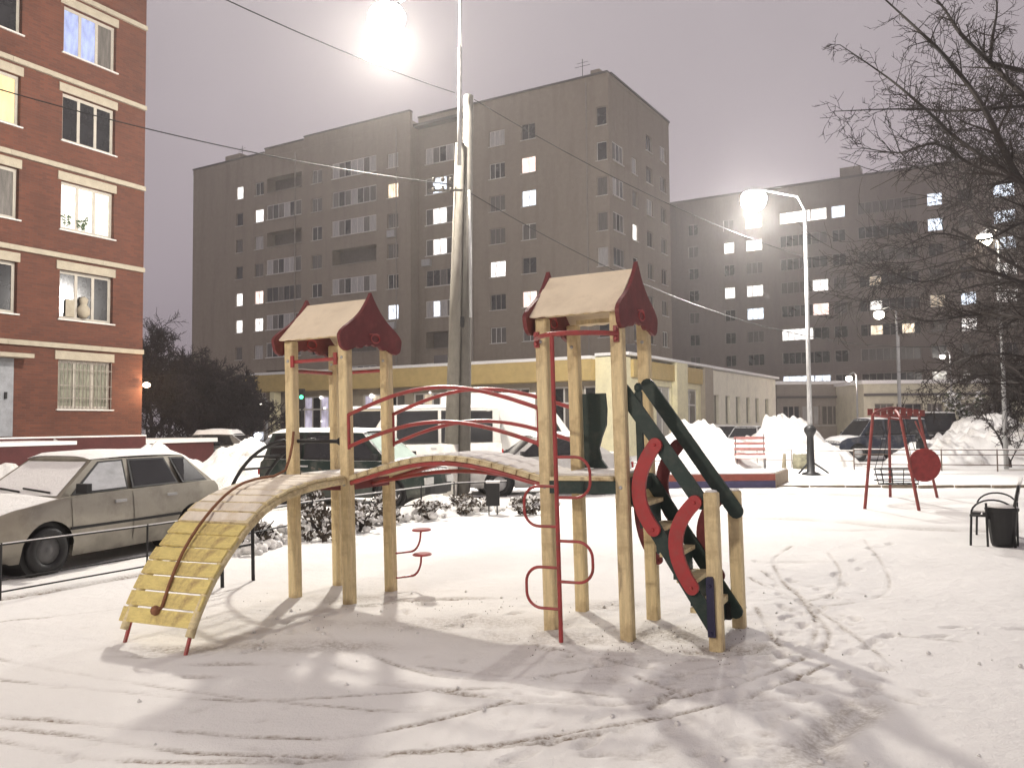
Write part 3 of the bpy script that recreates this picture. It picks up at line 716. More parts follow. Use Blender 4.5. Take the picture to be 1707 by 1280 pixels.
mb = MB(); mb.use(OCHD); wall_sheet(mb, xL, -1.6, 0, 5., opsf, fr(.7), .2)
mb.use(YW); mb.box((-1.6, -.02, 0), (0.0, .9, 5.15)); wall_sheet(mb, .9, ss_(1182), 0, 4.1, [o for o in opss if o[0] < ss_(1182)], sd, .2)
mb.use(WW); wall_sheet(mb, ss_(1182), YL, 0, 5.15, [o for o in opss if o[0] > ss_(1182)], sd, .25)
mb.add([(0, YL, 0), (-20, YL, 0), (-20, YL, 5.1), (0, YL, 5.1)], [(0, 1, 2, 3)])
mb.build('wall', None, an)
mb = MB(); mb.box((fs_(418), -.5, 3.95), (-1.62, .69, 5.05)); mb.build('fascia', OCH, an)
mb = MB(); mb.box((-.5, .92, 4.1), (.16, ss_(1168), 5.05)); mb.build('fascia', OCH, an)
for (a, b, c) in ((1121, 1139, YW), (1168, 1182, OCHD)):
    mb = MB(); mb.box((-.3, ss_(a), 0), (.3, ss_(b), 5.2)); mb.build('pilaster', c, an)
mb = MB(); mb.box((fs_(463), -.35, 0), (fs_(456), .25, 3.94)); mb.build('column', YW, an)
mb = MB(); mb.use(SNOW); mb.box((fs_(418) - .02, -.53, 5.052), (-1.6, 14, 5.22)); mb.box((-1.62, -.05, 5.21), (.32, YL + .05, 5.36)); mb.build('snow_layer', None, an)
mb = MB()
for px in (690, 1010, 1050): mb = MB(); mb.box((fs_(px) if px < 1045 else -1, 2, 5.3), ((fs_(px) if px < 1045 else -1) + .9, 2.8, 5.95)); mb.build('roof_vent', ROOFE, an)
pb = empty('traffic_signal', tuple(P(503, 706, 41).xy) + (0,), 0, 'small green signal light glowing under the annexe canopy', 'signal')
mb = MB(); mb.tube([(0, 0, 0), (0, 0, 3.4)], .05, 8); mb.build('pole', BLK, pb)
mb = MB(); mb.box((-.14, -.1, 2.6), (.14, .1, 3.5)); mb.build('housing', BLK, pb)
mb = MB(); mb.lathe([(.10, 0), (.08, .05)], (0, 0, 0), 12, Matrix.Translation((0, -.101, 3.1)) @ Matrix.Rotation(R(90), 4, 'X')); mb.build('lens', emis('green_glow', (.1, 1., .45), 3), pb)
# glints: bright shop lamps behind the glass
for i, (px, py, s_) in enumerate(((522, 662, .22), (541, 668, .28), (528, 680, .15), (544, 690, .12), (547, 704, .15), (523, 702, .1), (607, 660, .3), (628, 668, .22), (705, 655, .14), (745, 655, .16))):
    k = fs_(px); mb = MB(); mb.lathe([(.02, -s_ * .5), (s_ * .5, -s_ * .2), (s_ * .5, s_ * .2), (.02, s_ * .5)], (0, 0, 0), 10)
    d = CA[1] + k * AX[1]; z = 1.8 + (706 - py) * d / FPX
    o = mb.build('ceiling_light', emis('shop_lamp', (1, .93, .9), 2.6), an, True); o.location = (k, .68, z)

# ---- low buildings at the right
for (nm, px0, px1, YY, m, lab, wins) in (
        ('low_building', 1296, 1440, 76, mat('low_shaded', (.27, .24, .21), .9, .1, 2), 'shaded part of the low single-storey building, shade put into its wall colour, under the dark block', ((1320, 1.6), (1352, 1.6), (1385, 1.6), (1420, 2.2))),  # left part of the low building, its shading put into the wall colour
        ('low_building', 1441, 1790, 70, mat('low_cream', (.55, .52, .40), .9, .1, 2, dirt=(.4, .37, .3), dscale=.8, damt=.5), 'low cream single-storey building behind the parked cars', ((1475, 1.6), (1517, 2.2), (1560, 1.4), (1620, 2.2), (1670, 2.), (1730, 2.)))):
    a = P(px0, 700, YY); b = P(px1, 700, YY); r = empty(nm, (a.x, YY, 0), 0, lab, 'building'); Lx = b.x - a.x; op = []
    top = 1.8 + (700 - 641) * YY / FPX
    for (px, w) in wins:
        s = P(px, 700, YY).x - a.x; op.append((s - w / 2, s + w / 2, 1.3, 3.1, .2)); window(r, s, 2.2, w, 1.8, random.choice([GLASSC, GLASSD, GLASSP]), ('front', 0.), 3, .1, 0, GFR, .15)
    mb = MB(); mb.use(m); wall_sheet(mb, 0, Lx, 0, top, op, fr(0), .2)
    for x in (0, Lx): mb.add([(x, 0, 0), (x, 12, 0), (x, 12, top), (x, 0, top)], [(0, 1, 2, 3)])
    mb.build('wall', None, r)
    mb = MB(); mb.use(SNOW); mb.box((-.2, -.2, top + .002), (Lx, 12, top + .3)); mb.build('snow_layer', None, r)
    mb = MB(); mb.box((0, -.25, 3.75), (Lx - .3, -.005, 3.95)); mb.build('pipe_beam', ROOFE, r)
# ------------------------------------------------------------ playground climbing set (local u = X, v = Y)
p1 = G(493, 996); PG = empty('climbing_set', (-2.25, 8.75, 0), R(-27.2), 'wooden playground climbing set with two roofed towers, arched bridge and red rails', 'play structure')
DZ = 1.27
PG.rotation_mode = 'QUATERNION'; PG.rotation_quaternion = (Matrix.Rotation(R(-1.2), 4, 'Y') @ Matrix.Rotation(R(-27.2), 4, 'Z')).to_quaternion()
post_xy = [(0, 0, 2.66), (.7, 0, 2.66), (.7, .7, 2.66), (0, .7, 2.66), (2.9, 0, 2.66), (3.6, 0, 2.66), (3.6, .7, 2.66), (2.9, .7, 2.66), (4.35, -.02, 1.15), (4.37, .70, 1.10)]
for (x, y, h) in post_xy:
    mb = MB(); mb.cpost(0, 0, -.1, h, .054); o = mb.build('post', WOOD, PG); o.location = (x, y, 0)
for (x, y, h) in post_xy[8:]:
    mb = MB(); mb.lathe([(.05, h + .001), (.045, h + .012), (.02, h + .018)], (x, y, 0), 10); mb.build('snow_cap', SNOW, PG, True)
for (x, y, h) in post_xy[:8]:
    mb = MB()
    for z in (DZ - .09, 2.45): mb.lathe([(.016, 0), (.016, .006), (.008, .012)], (0, 0, 0), 8, Matrix.Translation((x, y - .054, z)) @ Matrix.Rotation(R(90), 4, 'X'))
    o = mb.build('bolt_head', STEEL, PG)
MU = lambda a, b, t: (t, a, b)            # outline in (v, z), thickness along u
MV = lambda a, b, t: (a, t, b)            # outline in (u, z), thickness along v
# gables: pointed top, swelling shoulders, scalloped foot
def gable(u):
    half = [(0, 3.11), (.045, 3.045), (.10, 2.975), (.17, 2.90), (.26, 2.83), (.35, 2.775), (.43, 2.73), (.50, 2.68), (.53, 2.64), (.525, 2.58), (.48, 2.53), (.42, 2.51)]
    foot = [(.36, 2.525), (.31, 2.54), (.27, 2.565), (.22, 2.545), (.17, 2.555), (.12, 2.59), (.06, 2.575), (0, 2.60)]
    top = half; n = 16; c0, c1 = [], []
    xs = np.linspace(0, .53, 26)
    tp = [(a, b) for a, b in half if b >= 2.64]; bt = sorted([(a, b) for a, b in half if b <= 2.641] + foot)
    for x in xs:
        c0.append((x, float(np.interp(x, [a for a, _ in tp], [b for _, b in tp])))); c1.append((x, float(np.interp(x, [a for a, _ in bt], [b for _, b in bt]))))
    T = [(.35 - a, b) for a, b in reversed(c0)] + [(.35 + a, b) for a, b in c0[1:]]
    Bq = [(.35 - a, b) for a, b in reversed(c1)] + [(.35 + a, b) for a, b in c1[1:]]
    mb = MB(); T = [(a, b + .03) for a, b in T]; mb.strip(T, Bq, u - .018, u + .018, MU); g = mb.build('gable_board', DRED, PG)
    # carved relief in the middle of the board: a small oval ring with a bar
    mb = MB(); pts = [(u + .022, .40 + .075 * math.cos(t), 2.66 + .042 * math.sin(t)) for t in np.linspace(0, 6.28, 18)[:-1]]
    mb.tube(pts, .007, 5, closed=True); mb.tube([(u + .022, .30, 2.70), (u + .022, .42, 2.715), (u + .022, .47, 2.70)], .006, 5); mb.build('carved_relief', REDB, g)
for u in (-.085, .765, 2.81, 3.665): gable(u)
for u0 in (-.07, 2.82):
    for sgn in (-1, 1):
        n = 26; mb = MB(); a = Vector((0, .35, 3.07)); e0 = Vector((0, .35 + sgn * .455, 2.665)); d = (e0 - a)
        nrm = Vector((0, -d.z * sgn, d.y * sgn)).normalized() * .012
        vs = []
        for off in (0, 1):
            for row in range(2):
                for i in range(n + 1):
                    u = lerp(u0, u0 + .82, i / n); k = 1.0 + (.025 * abs(math.sin(math.pi * i / n * 6)) if row else 0)
                    p = a + d * (k if row else 0) + nrm * off; vs.append((u, p.y, p.z))
        fs = []; m = n + 1
        for i in range(n):
            fs += [(i, i + 1, m + i + 1, m + i), (2 * m + i, 3 * m + i, 3 * m + i + 1, 2 * m + i + 1), (m + i, m + i + 1, 3 * m + i + 1, 3 * m + i), (i, 2 * m + i, 2 * m + i + 1, i + 1)]
        fs += [(0, m, 3 * m, 2 * m), (n, 3 * m - 1 - n + n, 4 * m - 1, 2 * m - 1)]
        mb.add(vs, fs[:-1]); mb.build('roof_panel', ROOFW, PG)
    for v in (0, .7): mb = MB(); mb.box((u0 + .12, v - .02, 2.665), (u0 + .72, v + .02, 2.705)); mb.build('roof_beam', WOOD, PG)
# decks
def bolt(mb, p, r=.012, ax='v'):
    x, y, z = p
    if ax == 'v': mb.lathe([(r, 0), (r * .6, .012)], (0, 0, 0), 8, Matrix.Translation(p) @ Matrix.Rotation(R(90), 4, 'X'))
    else: mb.lathe([(r, 0), (r * .6, .012)], (0, 0, 0), 8, Matrix.Translation(p) @ Matrix.Rotation(R(90), 4, 'Y'))
for u0, gm in ((0, DRED), (2.9, GRN)):
    dk = MB(); dk.box((u0 - .02, -.052, DZ - .145), (u0 + .72, -.012, DZ - .035)); dk.box((u0 - .02, .712, DZ - .145), (u0 + .72, .752, DZ - .035))
    dk.box((u0 - .052, .06, DZ - .145), (u0 - .012, .64, DZ - .035)); dk.box((u0 + .712, .06, DZ - .145), (u0 + .752, .64, DZ - .035))
    d = dk.build('deck', gm, PG)
    for i in range(6):
        v = -.075 + i * .142; mb = MB(); mb.box((u0 + .06, v, DZ - .033), (u0 + .64, v + .132, DZ)); mb.build('plank', SLATW, d)
    mb = MB(); mb.box((u0 + .055, -.078, DZ - .034), (u0 + .645, -.0756, DZ + .002)); 
    sb = MB(); N = 10
    for i in range(N):
        for j in range(N):
            pass
    sb.box((u0 + .06, .05, DZ + .001), (u0 + .64, .74, DZ + .02)); sb.build('snow_layer', SNOW, d)
# red rails round the towers
mb = MB(); mb.tube([(.055, -.03, 2.44), (.645, -.03, 2.44)], .019, 8)
for x in (.07, .63): mb.box((x - .02, -.075, 2.38), (x + .02, -.055, 2.50))
mb.build('cross_rail', RED, PG)
mb = MB(); mb.tube([(0, .06, 2.35), (0, .64, 2.35)], .019, 8); mb.tube([(.06, .7, 2.35), (.64, .7, 2.35)], .019, 8); mb.build('cross_rail', RED, PG)
mb = MB(); mb.box((.06, .685, 2.369), (.64, .715, 2.385)); mb.box((-.015, .06, 2.369), (.015, .64, 2.38)); mb.build('snow_strip', SNOW, PG)
# bowed hoop and loop ladder in front of the right tower
lad = MB(); pts = []
for t in np.linspace(0, 1, 22):
    u = 2.86 + .76 * t; v = -.06 - .36 * math.sin(math.pi * min(1, t * 1.0)) ** .8
    pts.append((u, v, 2.47))
lad.tube(pts, .021, 8)
for u in (2.87, 3.61): lad.box((u - .022, -.075, 2.40), (u + .022, -.055, 2.54)); lad.tube([(u, -.07, 2.43), (u, -.10, 2.43)], .016, 8); lad.tube([(u, -.07, 2.51), (u, -.10, 2.51)], .016, 8)
lh = lad.build('ladder_hoop', RED, PG)
PU, PV = 3.17, -.405
mb = MB(); mb.tube([(PU, PV, -.05), (PU, PV, 2.47)], .0185, 10); pole = mb.build('ladder_pole', RED, PG)
def dloop(sgn, z0, z1):
    w = .30; r = .13; pts = [(0, z1)]
    pts += [(w - r + r * math.sin(t), z1 - r + r * math.cos(t)) for t in np.linspace(0, math.pi / 2, 8)]
    pts += [(w - r + r * math.cos(t), z0 + r - r * math.sin(t)) for t in np.linspace(0, math.pi / 2, 8)] + [(0, z0)]
    mb = MB(); mb.tube([(PU + sgn * a, PV, b) for a, b in pts], .0125, 8); mb.build('ladder_loop', RED, pole)
dloop(1, 1.125, 1.455); dloop(-1, .885, 1.215); dloop(1, .44, .77); dloop(-1, .215, .55)
# arched bridge between the towers
U0, U1 = .72, 2.88
def bz(u, rise=.20): t = (u - U0) / (U1 - U0); return DZ - .01 + rise * math.sin(math.pi * t) ** 1.0 * (.85 + .15 * math.sin(math.pi * t))
br = MB(); us = np.linspace(U0, U1, 24)
for v in (-.01, .71): br.tube([(u, v, bz(u) - .075) for u in us], .022, 8)
brg = br.build('arched_bridge', RED, PG)
br = MB(); br.tube([(u, .35, bz(u, .13) - .10) for u in us], .02, 8); br.build('brace_tube', RED, brg)
N = 17
for i in range(N):
    ua = U0 + (U1 - U0) * i / N + .006; ub = U0 + (U1 - U0) * (i + 1) / N - .006
    za, zb = bz(ua), bz(ub); L = math.hypot(ub - ua, zb - za); an_ = math.atan2(zb - za, ub - ua)
    if i == 0:
        mb = MB(); mb.box((0, -.045, -.045), (L, .745, 0)); pm = mb.build('plank', SLATW, brg); pmesh = pm.data
    else: pm = put('plank', pmesh, brg)
    pm.location = (ua, random.uniform(-.006, .006), za); pm.rotation_euler = (0, -an_, 0)
sn = MB()
for i in range(N):
    ua = U0 + (U1 - U0) * i / N + .012; ub = U0 + (U1 - U0) * (i + 1) / N - .012
    sn.add([(ua, .03, bz(ua) + .003), (ub, .03, bz(ub) + .003), (ub, .74, bz(ub) + .003), (ua, .74, bz(ua) + .003), (ua + .02, .06, bz(ua) + .015), (ub - .02, .06, bz(ub) + .015), (ub - .02, .7, bz(ub) + .015), (ua + .02, .7, bz(ua) + .015)],
           [(4, 5, 6, 7), (0, 1, 5, 4), (1, 2, 6, 5), (2, 3, 7, 6), (3, 0, 4, 7)])
sn.build('snow_layer', SNOW, brg)
for v in (-.03, .73):
    hr = MB()
    for (z0, rise) in ((1.86, .24), (1.545, .23)):
        hr.tube([(u, v, z0 + rise * math.sin(math.pi * (u - U0) / (U1 - U0))) for u in np.linspace(U0 + .03, U1 - .03, 26)], .0195, 8)
    for u in (U0 + .03, U1 - .03): hr.tube([(u, v, 1.53), (u, v, 1.88)], .0195, 8)
    for u, s_ in ((U0 + .03, -1), (U1 - .03, 1)):
        for z in (1.50, 1.90): hr.tube([(u, v, z), (u + s_ * .03, v, z)], .012, 6)
    hr.build('handrail', RED, PG)
# curved slatted ramp running down in the -v direction
prof = [(0, DZ), (.2, 1.268), (.4, 1.255), (.6, 1.235), (.8, 1.20), (.95, 1.16), (1.1, 1.10), (1.22, 1.03), (1.35, .935), (1.47, .835), (1.57, .74), (1.67, .63), (1.76, .51), (1.83, .40), (1.89, .29), (1.93, .20)]
def rz(t): return interp(prof, t)
tt = [0.]; acc = [0.]
for k in range(1, 200):
    t = 1.93 * k / 199; tt.append(t); acc.append(acc[-1] + math.hypot(t - tt[-2], rz(t) - rz(tt[-2])))
Ltot = acc[-1]
rmp = MB()
for u in (-.04, .71):
    pts = [(u, -.07 - t, rz(t) - .055) for t in np.interp(np.linspace(0, Ltot, 26), acc, tt)]
    rmp.tube(pts, .036, 8)
ramp = rmp.build('ramp', SLATW, PG, True)
NS = 17
for i in range(NS):
    a0 = Ltot * i / NS + .008; a1 = Ltot * (i + 1) / NS - .012
    t0, t1 = np.interp([a0, a1], acc, tt); z0, z1 = rz(t0), rz(t1); L = math.hypot(t1 - t0, z1 - z0)
    mb = MB(); w = .84; mb.box((-w / 2, -L, -.022), (w / 2, 0, 0)); o = mb.build('slat', SLATY if i > 9 else SLATW, ramp)
    o.location = (.315 + random.uniform(-.01, .01), -.075 - t0, z0 + .003); o.rotation_euler = (math.atan2(z0 - z1, t1 - t0), random.uniform(-.008, .008), random.uniform(-.008, .008))
for u in (-.02, .69):
    mb = MB(); mb.tube([(u, -.07 - 1.88, .22), (u, -.07 - 1.98, -.06)], .016, 8); mb.build('ramp_leg', RED, ramp)
mb = MB()
for i in range(0, 10):   # thin crusts of snow lying on the upper slats and in the gaps
    a0 = Ltot * i / NS + .014; a1 = Ltot * (i + 1) / NS - .02
    t0, t1 = np.interp([a0, a1], acc, tt); z0, z1 = rz(t0) + .004, rz(t1) + .004
    ua, ub = .315 - .40, .315 + .39
    if i > 20: w_ = random.uniform(.16, .5) * (1.6 - i * .07); m_ = random.uniform(ua + w_ / 2, ub - w_ / 2); ua, ub = m_ - w_ / 2, m_ + w_ / 2; t1 = t0 + (t1 - t0) * random.uniform(.35, .8); z1 = rz(t1) + .004
    mb.add([(ua, -.075 - t0, z0), (ub, -.075 - t0, z0), (ub, -.075 - t1, z1), (ua, -.075 - t1, z1), (ua + .02, -.075 - t0 - .015, z0 + .010), (ub - .02, -.075 - t0 - .015, z0 + .010), (ub - .02, -.075 - t1 + .015, z1 + .010), (ua + .02, -.075 - t1 + .015, z1 + .010)],
           [(4, 5, 6, 7), (0, 1, 5, 4), (1, 2, 6, 5), (2, 3, 7, 6), (3, 0, 4, 7)])
mb.build('snow_layer', mat('thin_frost', (.78, .72, .62), .8, .1, 9, .2, 30, dirt=(.62, .50, .33), dscale=5, damt=.6), ramp)
rope = [(.075, -.07, 1.72), (.085, -.10, 1.60), (.10, -.16, 1.46), (.13, -.26, 1.335)]
for t in np.linspace(.35, 1.88, 18): rope.append((lerp(.12, .34, (t - .35) / 1.53) + .012 * math.sin(t * 7), -.075 - t, rz(t) + .03 + .035 * math.sin(math.pi * (t - .35) / 1.53)))
mb = MB(); mb.tube(rope, .0135, 8); rp = mb.build('climbing_rope', ROPE, PG, True)
mb = MB(); e_ = rope[-1]; mb.lathe([(.008, -.04), (.032, -.025), (.04, 0), (.03, .028), (.008, .04)], (e_[0] - .05, e_[1] - .02, e_[2] - .02), 12); mb.tube([e_, (e_[0] - .05, e_[1] - .02, e_[2] - .01)], .014, 6); mb.build('knot', ROPE, rp, True)
# steep stair on the right end
def board(name, m, a, b, w, v0, v1, parent=PG, rnd=True):
    a = Vector(a); b = Vector(b); d = (b - a).normalized(); n = Vector((-d.y, d.x)); out = []
    r = w / 2
    for k in range(7): t = math.pi * k / 6 - math.pi / 2; q = b + d * (r * math.cos(t)) + n * (r * math.sin(t)); out.append((q.x, q.y))
    for k in range(7): t = math.pi * k / 6 + math.pi / 2; q = a + d * (r * math.cos(t)) + n * (r * math.sin(t)); out.append((q.x, q.y))
    mb = MB(); mb.prism(out, v0, v1, MV); return mb.build(name, m, parent)
st = board('stair_stringer', GRN, (3.62, 1.20), (4.30, .07), .12, .056, .09)
board('stair_stringer', GRN, (3.64, 1.20), (4.36, .07), .12, .615, .645)
hb1 = board('stair_handrail', GRN, (3.60, 2.00), (4.24, 1.06), .125, .056, .09)
hb2 = board('stair_handrail', GRN, (3.65, 2.05), (4.40, .93), .125, .60, .635)
def banana(pts, w, v0, v1, m=REDB):
    P3 = [Vector((a, b)) for a, b in pts]; c = []
    for t in np.linspace(0, 1, 15):     # quadratic through three points
        p = P3[0] * ((1 - t) * (1 - 2 * t)) + P3[1] * (4 * t * (1 - t)) + P3[2] * (t * (2 * t - 1)); c.append(p)
    L, Rr = [], []
    for i, p in enumerate(c):
        d = (c[min(i + 1, 14)] - c[max(i - 1, 0)]).normalized(); n = Vector((-d.y, d.x)); ww = w / 2
        L.append((p.x + n.x * ww, p.y + n.y * ww)); Rr.append((p.x - n.x * ww, p.y - n.y * ww))
    def capx(p, q, cc, dd):
        out = []
        return out
    mb = MB(); mb.strip(L, Rr, v0, v1, MV)
    for e2 in (0, -1):
        ce = c[e2]; mb.prism([(ce.x + w / 2 * math.cos(t), ce.y + w / 2 * math.sin(t)) for t in np.linspace(0, 2 * math.pi, 17)[:-1]], v0 + .002, v1 - .002, MV)
    for e2 in (0, -1): bolt(mb, (c[e2].x, v0 - .001, c[e2].y), .014)
    return mb.build('curved_brace', m, PG)
banana([(3.885, 1.53), (3.73, 1.17), (3.845, .83)], .115, .012, .052)
banana([(4.20, 1.06), (4.03, .74), (4.15, .37)], .115, .012, .052)
banana([(3.89, 1.50), (3.73, 1.15), (3.87, .80)], .115, .66, .692, DRED)
banana([(4.25, 1.05), (4.09, .73), (4.21, .36)], .115, .66, .692, DRED)
banana([(3.50, .98), (3.545, .66), (3.67, .47)], .085, .66, .69, DRED)
for k in range(5):
    t = (k + .5) / 5; u = lerp(3.62, 4.30, t); z = lerp(1.13, .10, t)
    mb = MB(); mb.box((u - .09, .092, z - .02), (u + .07, .612, z + .015)); mb.build('stair_tread', SLATW, PG)
    mb = MB(); mb.box((u + .02, .093, z - .20), (u + .045, .611, z - .022)); mb.build('stair_riser', GRN, PG)
mb = MB(); mb.box((3.70, .095, 1.20), (3.755, .14, 1.98)); mb.lathe([(.02, 0), (.036, .03), (.036, .06), (.015, .085)], (3.727, .117, 1.97), 10); mb.build('newel_post', GRN, PG)
mb = MB(); mb.prism([(4.30, 0.02), (4.30, .47), (4.31, .49), (4.35, .49), (4.36, .47), (4.36, .02)], -.105, -.078, MV); bolt(mb, (4.33, -.106, .42), .016); bolt(mb, (4.33, -.106, .05), .016)
mb.build('blue_board', BLU, PG)
mb = MB(); mb.box((4.24, .60, 0), (4.32, .68, .14)); mb.build('stair_foot', BLK, PG)
mb = MB(); mb.box((4.12, .06, .16), (4.30, .64, .20)); mb.build('stair_tread', SLATW, PG)
# curved side panel, back of the right tower
R_ = [(.30, 2.0), (.31, 1.85), (.30, 1.70), (.25, 1.58), (.22, 1.48), (.24, 1.38), (.30, 1.30)]
mb = MB(); mb.strip([(2.97, b) for a, b in R_], [(2.90 + a, b) for a, b in R_], .70, .735, MV); mb.build('side_panel', GRN, PG)
# step discs on curled stems, behind the left tower
for z in (.62, .36):
    mb = MB(); mb.lathe([(.10, 0), (.105, .012), (.09, .022)], (1.0, .86, z), 18); mb.tube([(1.0, .86, z)] + [(.86 + .14 * math.cos(t), .86 - .02, z - .02 - .17 * math.sin(t) * 1.2) for t in np.linspace(0, 1.57, 8)] + [(.74, .72, z - .23)], .012, 6)
    mb.build('step_disc', RED, PG)
# dark arched ladder going down on the far left
al = MB()
def arc(v): return [(-1.05, v, -.04), (-1.05, v, .45)] + [(-1.05 + 1.0 * (1 - math.cos(t)), v, .55 + 1.08 * math.sin(t)) for t in np.linspace(0, 1.50, 16)]
A1, A2 = arc(.02), arc(.48)
al.tube(A1, .02, 8); al.tube(A2, .02, 8); alo = al.build('arched_ladder', BLK, PG, True)
for k in range(7):
    i = 1 + int(k * 2.3); mb = MB(); mb.tube([A1[i], A2[i]], .014, 6); mb.build('rung', BLK, alo)
mb = MB(); mb.tube([(-.05, .02, 1.62), (.60, -.0, 1.61)], .02, 8); mb.lathe([(.01, -.04), (.035, -.02), (.035, .02), (.01, .04)], (.62, 0, 1.61), 10); mb.build('grab_bar', BLK, PG)

# ------------------------------------------------------------ cars
def car(name, L, Wd, H, zb, prof, gh, paint, loc, yaw, label, glass=None, group='cars parked round the playground', snow=.03, rims=None, wheel=(.29, 1.22, -1.22), detail=True, cat='car', windows=None, lightm=None, tint=None, snow_glass=False, doors=None):
    """prof: belt/hood height by x (front +).  gh: (x windscreen foot, x roof front, x roof rear, x rear glass foot, roof half width)"""
    root = empty(name, loc, yaw, label, cat, group); hw = Wd / 2; wr, xf, xr = wheel; gm = glass or GLASSD
    def hwid(x):
        t = abs(x) / (L / 2); return hw * (1 - .16 * max(0, t - .72) / .28 * 1.0 - .04 * t)
    def side_y(x, q):   # q 0 bottom .. 1 belt
        return hwid(x) * interp([(0, .93), (.25, .985), (.55, 1.0), (.8, .985), (1, .95)], q)
    def zbot(x):
        z = zb + (.06 if abs(x) > L / 2 - .25 else 0)
        for xw in (xf, xr):
            d = abs(x - xw)
            if d < wr + .07: z = max(z, wr + math.sqrt((wr + .07) ** 2 - d * d))
        return z
    xs_ = set(np.linspace(-L / 2, L / 2, 34).tolist())
    for xw in (xf, xr):
        for k in range(15): xs_.add(xw + (wr + .07) * math.cos(math.pi * k / 14))
        xs_.add(xw + wr + .075); xs_.add(xw - wr - .075)
    xs_ = sorted(x for x in xs_ if -L / 2 <= x <= L / 2)
    belt = lambda x: interp(prof, x)
    mb = MB(); J = 7
    for sg in (-1, 1):
        vs = []; 
        for x in xs_:
            z0 = zbot(x); z1 = belt(x)
            for j in range(J):
                z = lerp(z0, z1, j / (J - 1)); q = (z - zb) / (z1 - zb); vs.append((x, sg * side_y(x, q), z))
        fs = [(i * J + j, (i + 1) * J + j, (i + 1) * J + j + 1, i * J + j + 1) for i in range(len(xs_) - 1) for j in range(J - 1)]
        mb.add(vs, fs)
    K = 7; vs = []
    for x in xs_:
        for k in range(K):
            t = -1 + 2 * k / (K - 1); vs.append((x, t * side_y(x, 1), belt(x) + .035 * (1 - t * t)))
    mb.add(vs, [(i * K + k, (i + 1) * K + k, (i + 1) * K + k + 1, i * K + k + 1) for i in range(len(xs_) - 1) for k in range(K - 1)])
    for x in (-L / 2, L / 2):
        z0 = zbot(x); z1 = belt(x); vs = []
        for j in range(J):
            z = lerp(z0, z1, j / (J - 1)); q = (z - zb) / (z1 - zb); y = side_y(x, q); bulge = .05 * math.sin(math.pi * q) * (1 if x > 0 else -1)
            vs += [(x, -y, z), (x + bulge, 0, z + (.035 if j == J - 1 else 0)), (x, y, z)]
        mb.add(vs, [(j * 3 + a, j * 3 + a + 1, j * 3 + a + 4, j * 3 + a + 3) for j in range(J - 1) for a in (0, 1)])
    # greenhouse
    x0, x1, x2, x3, rw = gh; yb = side_y(0, 1) * .97
    def gy_(x, z):
        b_ = belt(x); return lerp(min(yb, side_y(x, 1) * .97), rw, min(1, max(0, (z - b_) / max(.05, H - .03 - b_))))
    def roofz(x): return H - .03 - .02 * abs((x - (x1 + x2) / 2) / max(.1, (x1 - x2) / 2)) ** 2
    gp = [(x0, belt(x0)), (x1, roofz(x1)), (x2, roofz(x2)), (x3, belt(x3))]
    for sg in (-1, 1):
        mb.add([(x, sg * (gy_(x, z)), z) for x, z in gp], [(0, 1, 2, 3)])
    K = 9; vs = []; rx = np.linspace(x1, x2, 8)
    for x in rx:
        for k in range(K): t = -1 + 2 * k / (K - 1); vs.append((x, t * rw, roofz(x) + .045 * (1 - t ** 4)))
    mb.add(vs, [(i * K + k, (i + 1) * K + k, (i + 1) * K + k + 1, i * K + k + 1) for i in range(7) for k in range(K - 1)])
    for (xa, xb) in ((x0, x1), (x3, x2)):
        mb.add([(xa, -gy_(xa, belt(xa)), belt(xa)), (xa, gy_(xa, belt(xa)), belt(xa) ), (xb, rw, roofz(xb)), (xb, -rw, roofz(xb))], [(0, 1, 2, 3)])
        for kk in range(K - 1):
            t0 = -1 + 2 * kk / (K - 1); t1 = -1 + 2 * (kk + 1) / (K - 1)
            mb.add([(xb, t0 * rw, roofz(xb)), (xb, t1 * rw, roofz(xb)), (xb, t1 * rw, roofz(xb) + .045 * (1 - t1 ** 4)), (xb, t0 * rw, roofz(xb) + .045 * (1 - t0 ** 4))], [(0, 1, 2, 3)])
    mb.box((-L / 2 + .1, -hw * .8, zb + .02), (L / 2 - .1, hw * .8, zb + .12))
    body = mb.build('body', paint, root, False)
    for p_ in body.data.polygons: p_.use_smooth = True
    try: body.data.set_sharp_from_angle(angle=R(28))
    except Exception: pass
    # inner wheel wells
    for xw in (xf, xr):
        for sg in (-1, 1):
            mb = MB(); M = Matrix.Translation((xw, sg * hw * .60, wr)) @ Matrix.Rotation(R(90), 4, 'X'); mb.lathe([(wr + .069, -hw * .27), (wr + .069, hw * .27)], (0, 0, 0), 24, M); mb.build('wheel_well', BLK, root)
    # glass, set 4 mm proud on dark rubber
    def sidepatch(x_a, x_b, lo, hi, sg, m, nm, off=.004, parent=root):
        """quad window between slanted x limits given at belt and at roof"""
        def pt(xb_, xt_, q, u):
            x = lerp(xb_, xt_, q); z = lerp(belt(x) + .0, roofz(x), q); return (x, sg * (gy_(x, z) + off), z)
        (ab, at_), (bb_, bt) = x_a, x_b
        vs = [pt(ab, at_, lo, 0), pt(bb_, bt, lo, 0), pt(bb_, bt, hi, 0), pt(ab, at_, hi, 0)]
        vi = [(p[0], p[1] - sg * .012, p[2]) for p in vs]
        m_ = MB(); m_.add(vs + vi, [(0, 1, 2, 3), (4, 5, 6, 7), (0, 1, 5, 4), (1, 2, 6, 5), (2, 3, 7, 6), (3, 0, 4, 7)]); return m_.build(nm, m, parent)
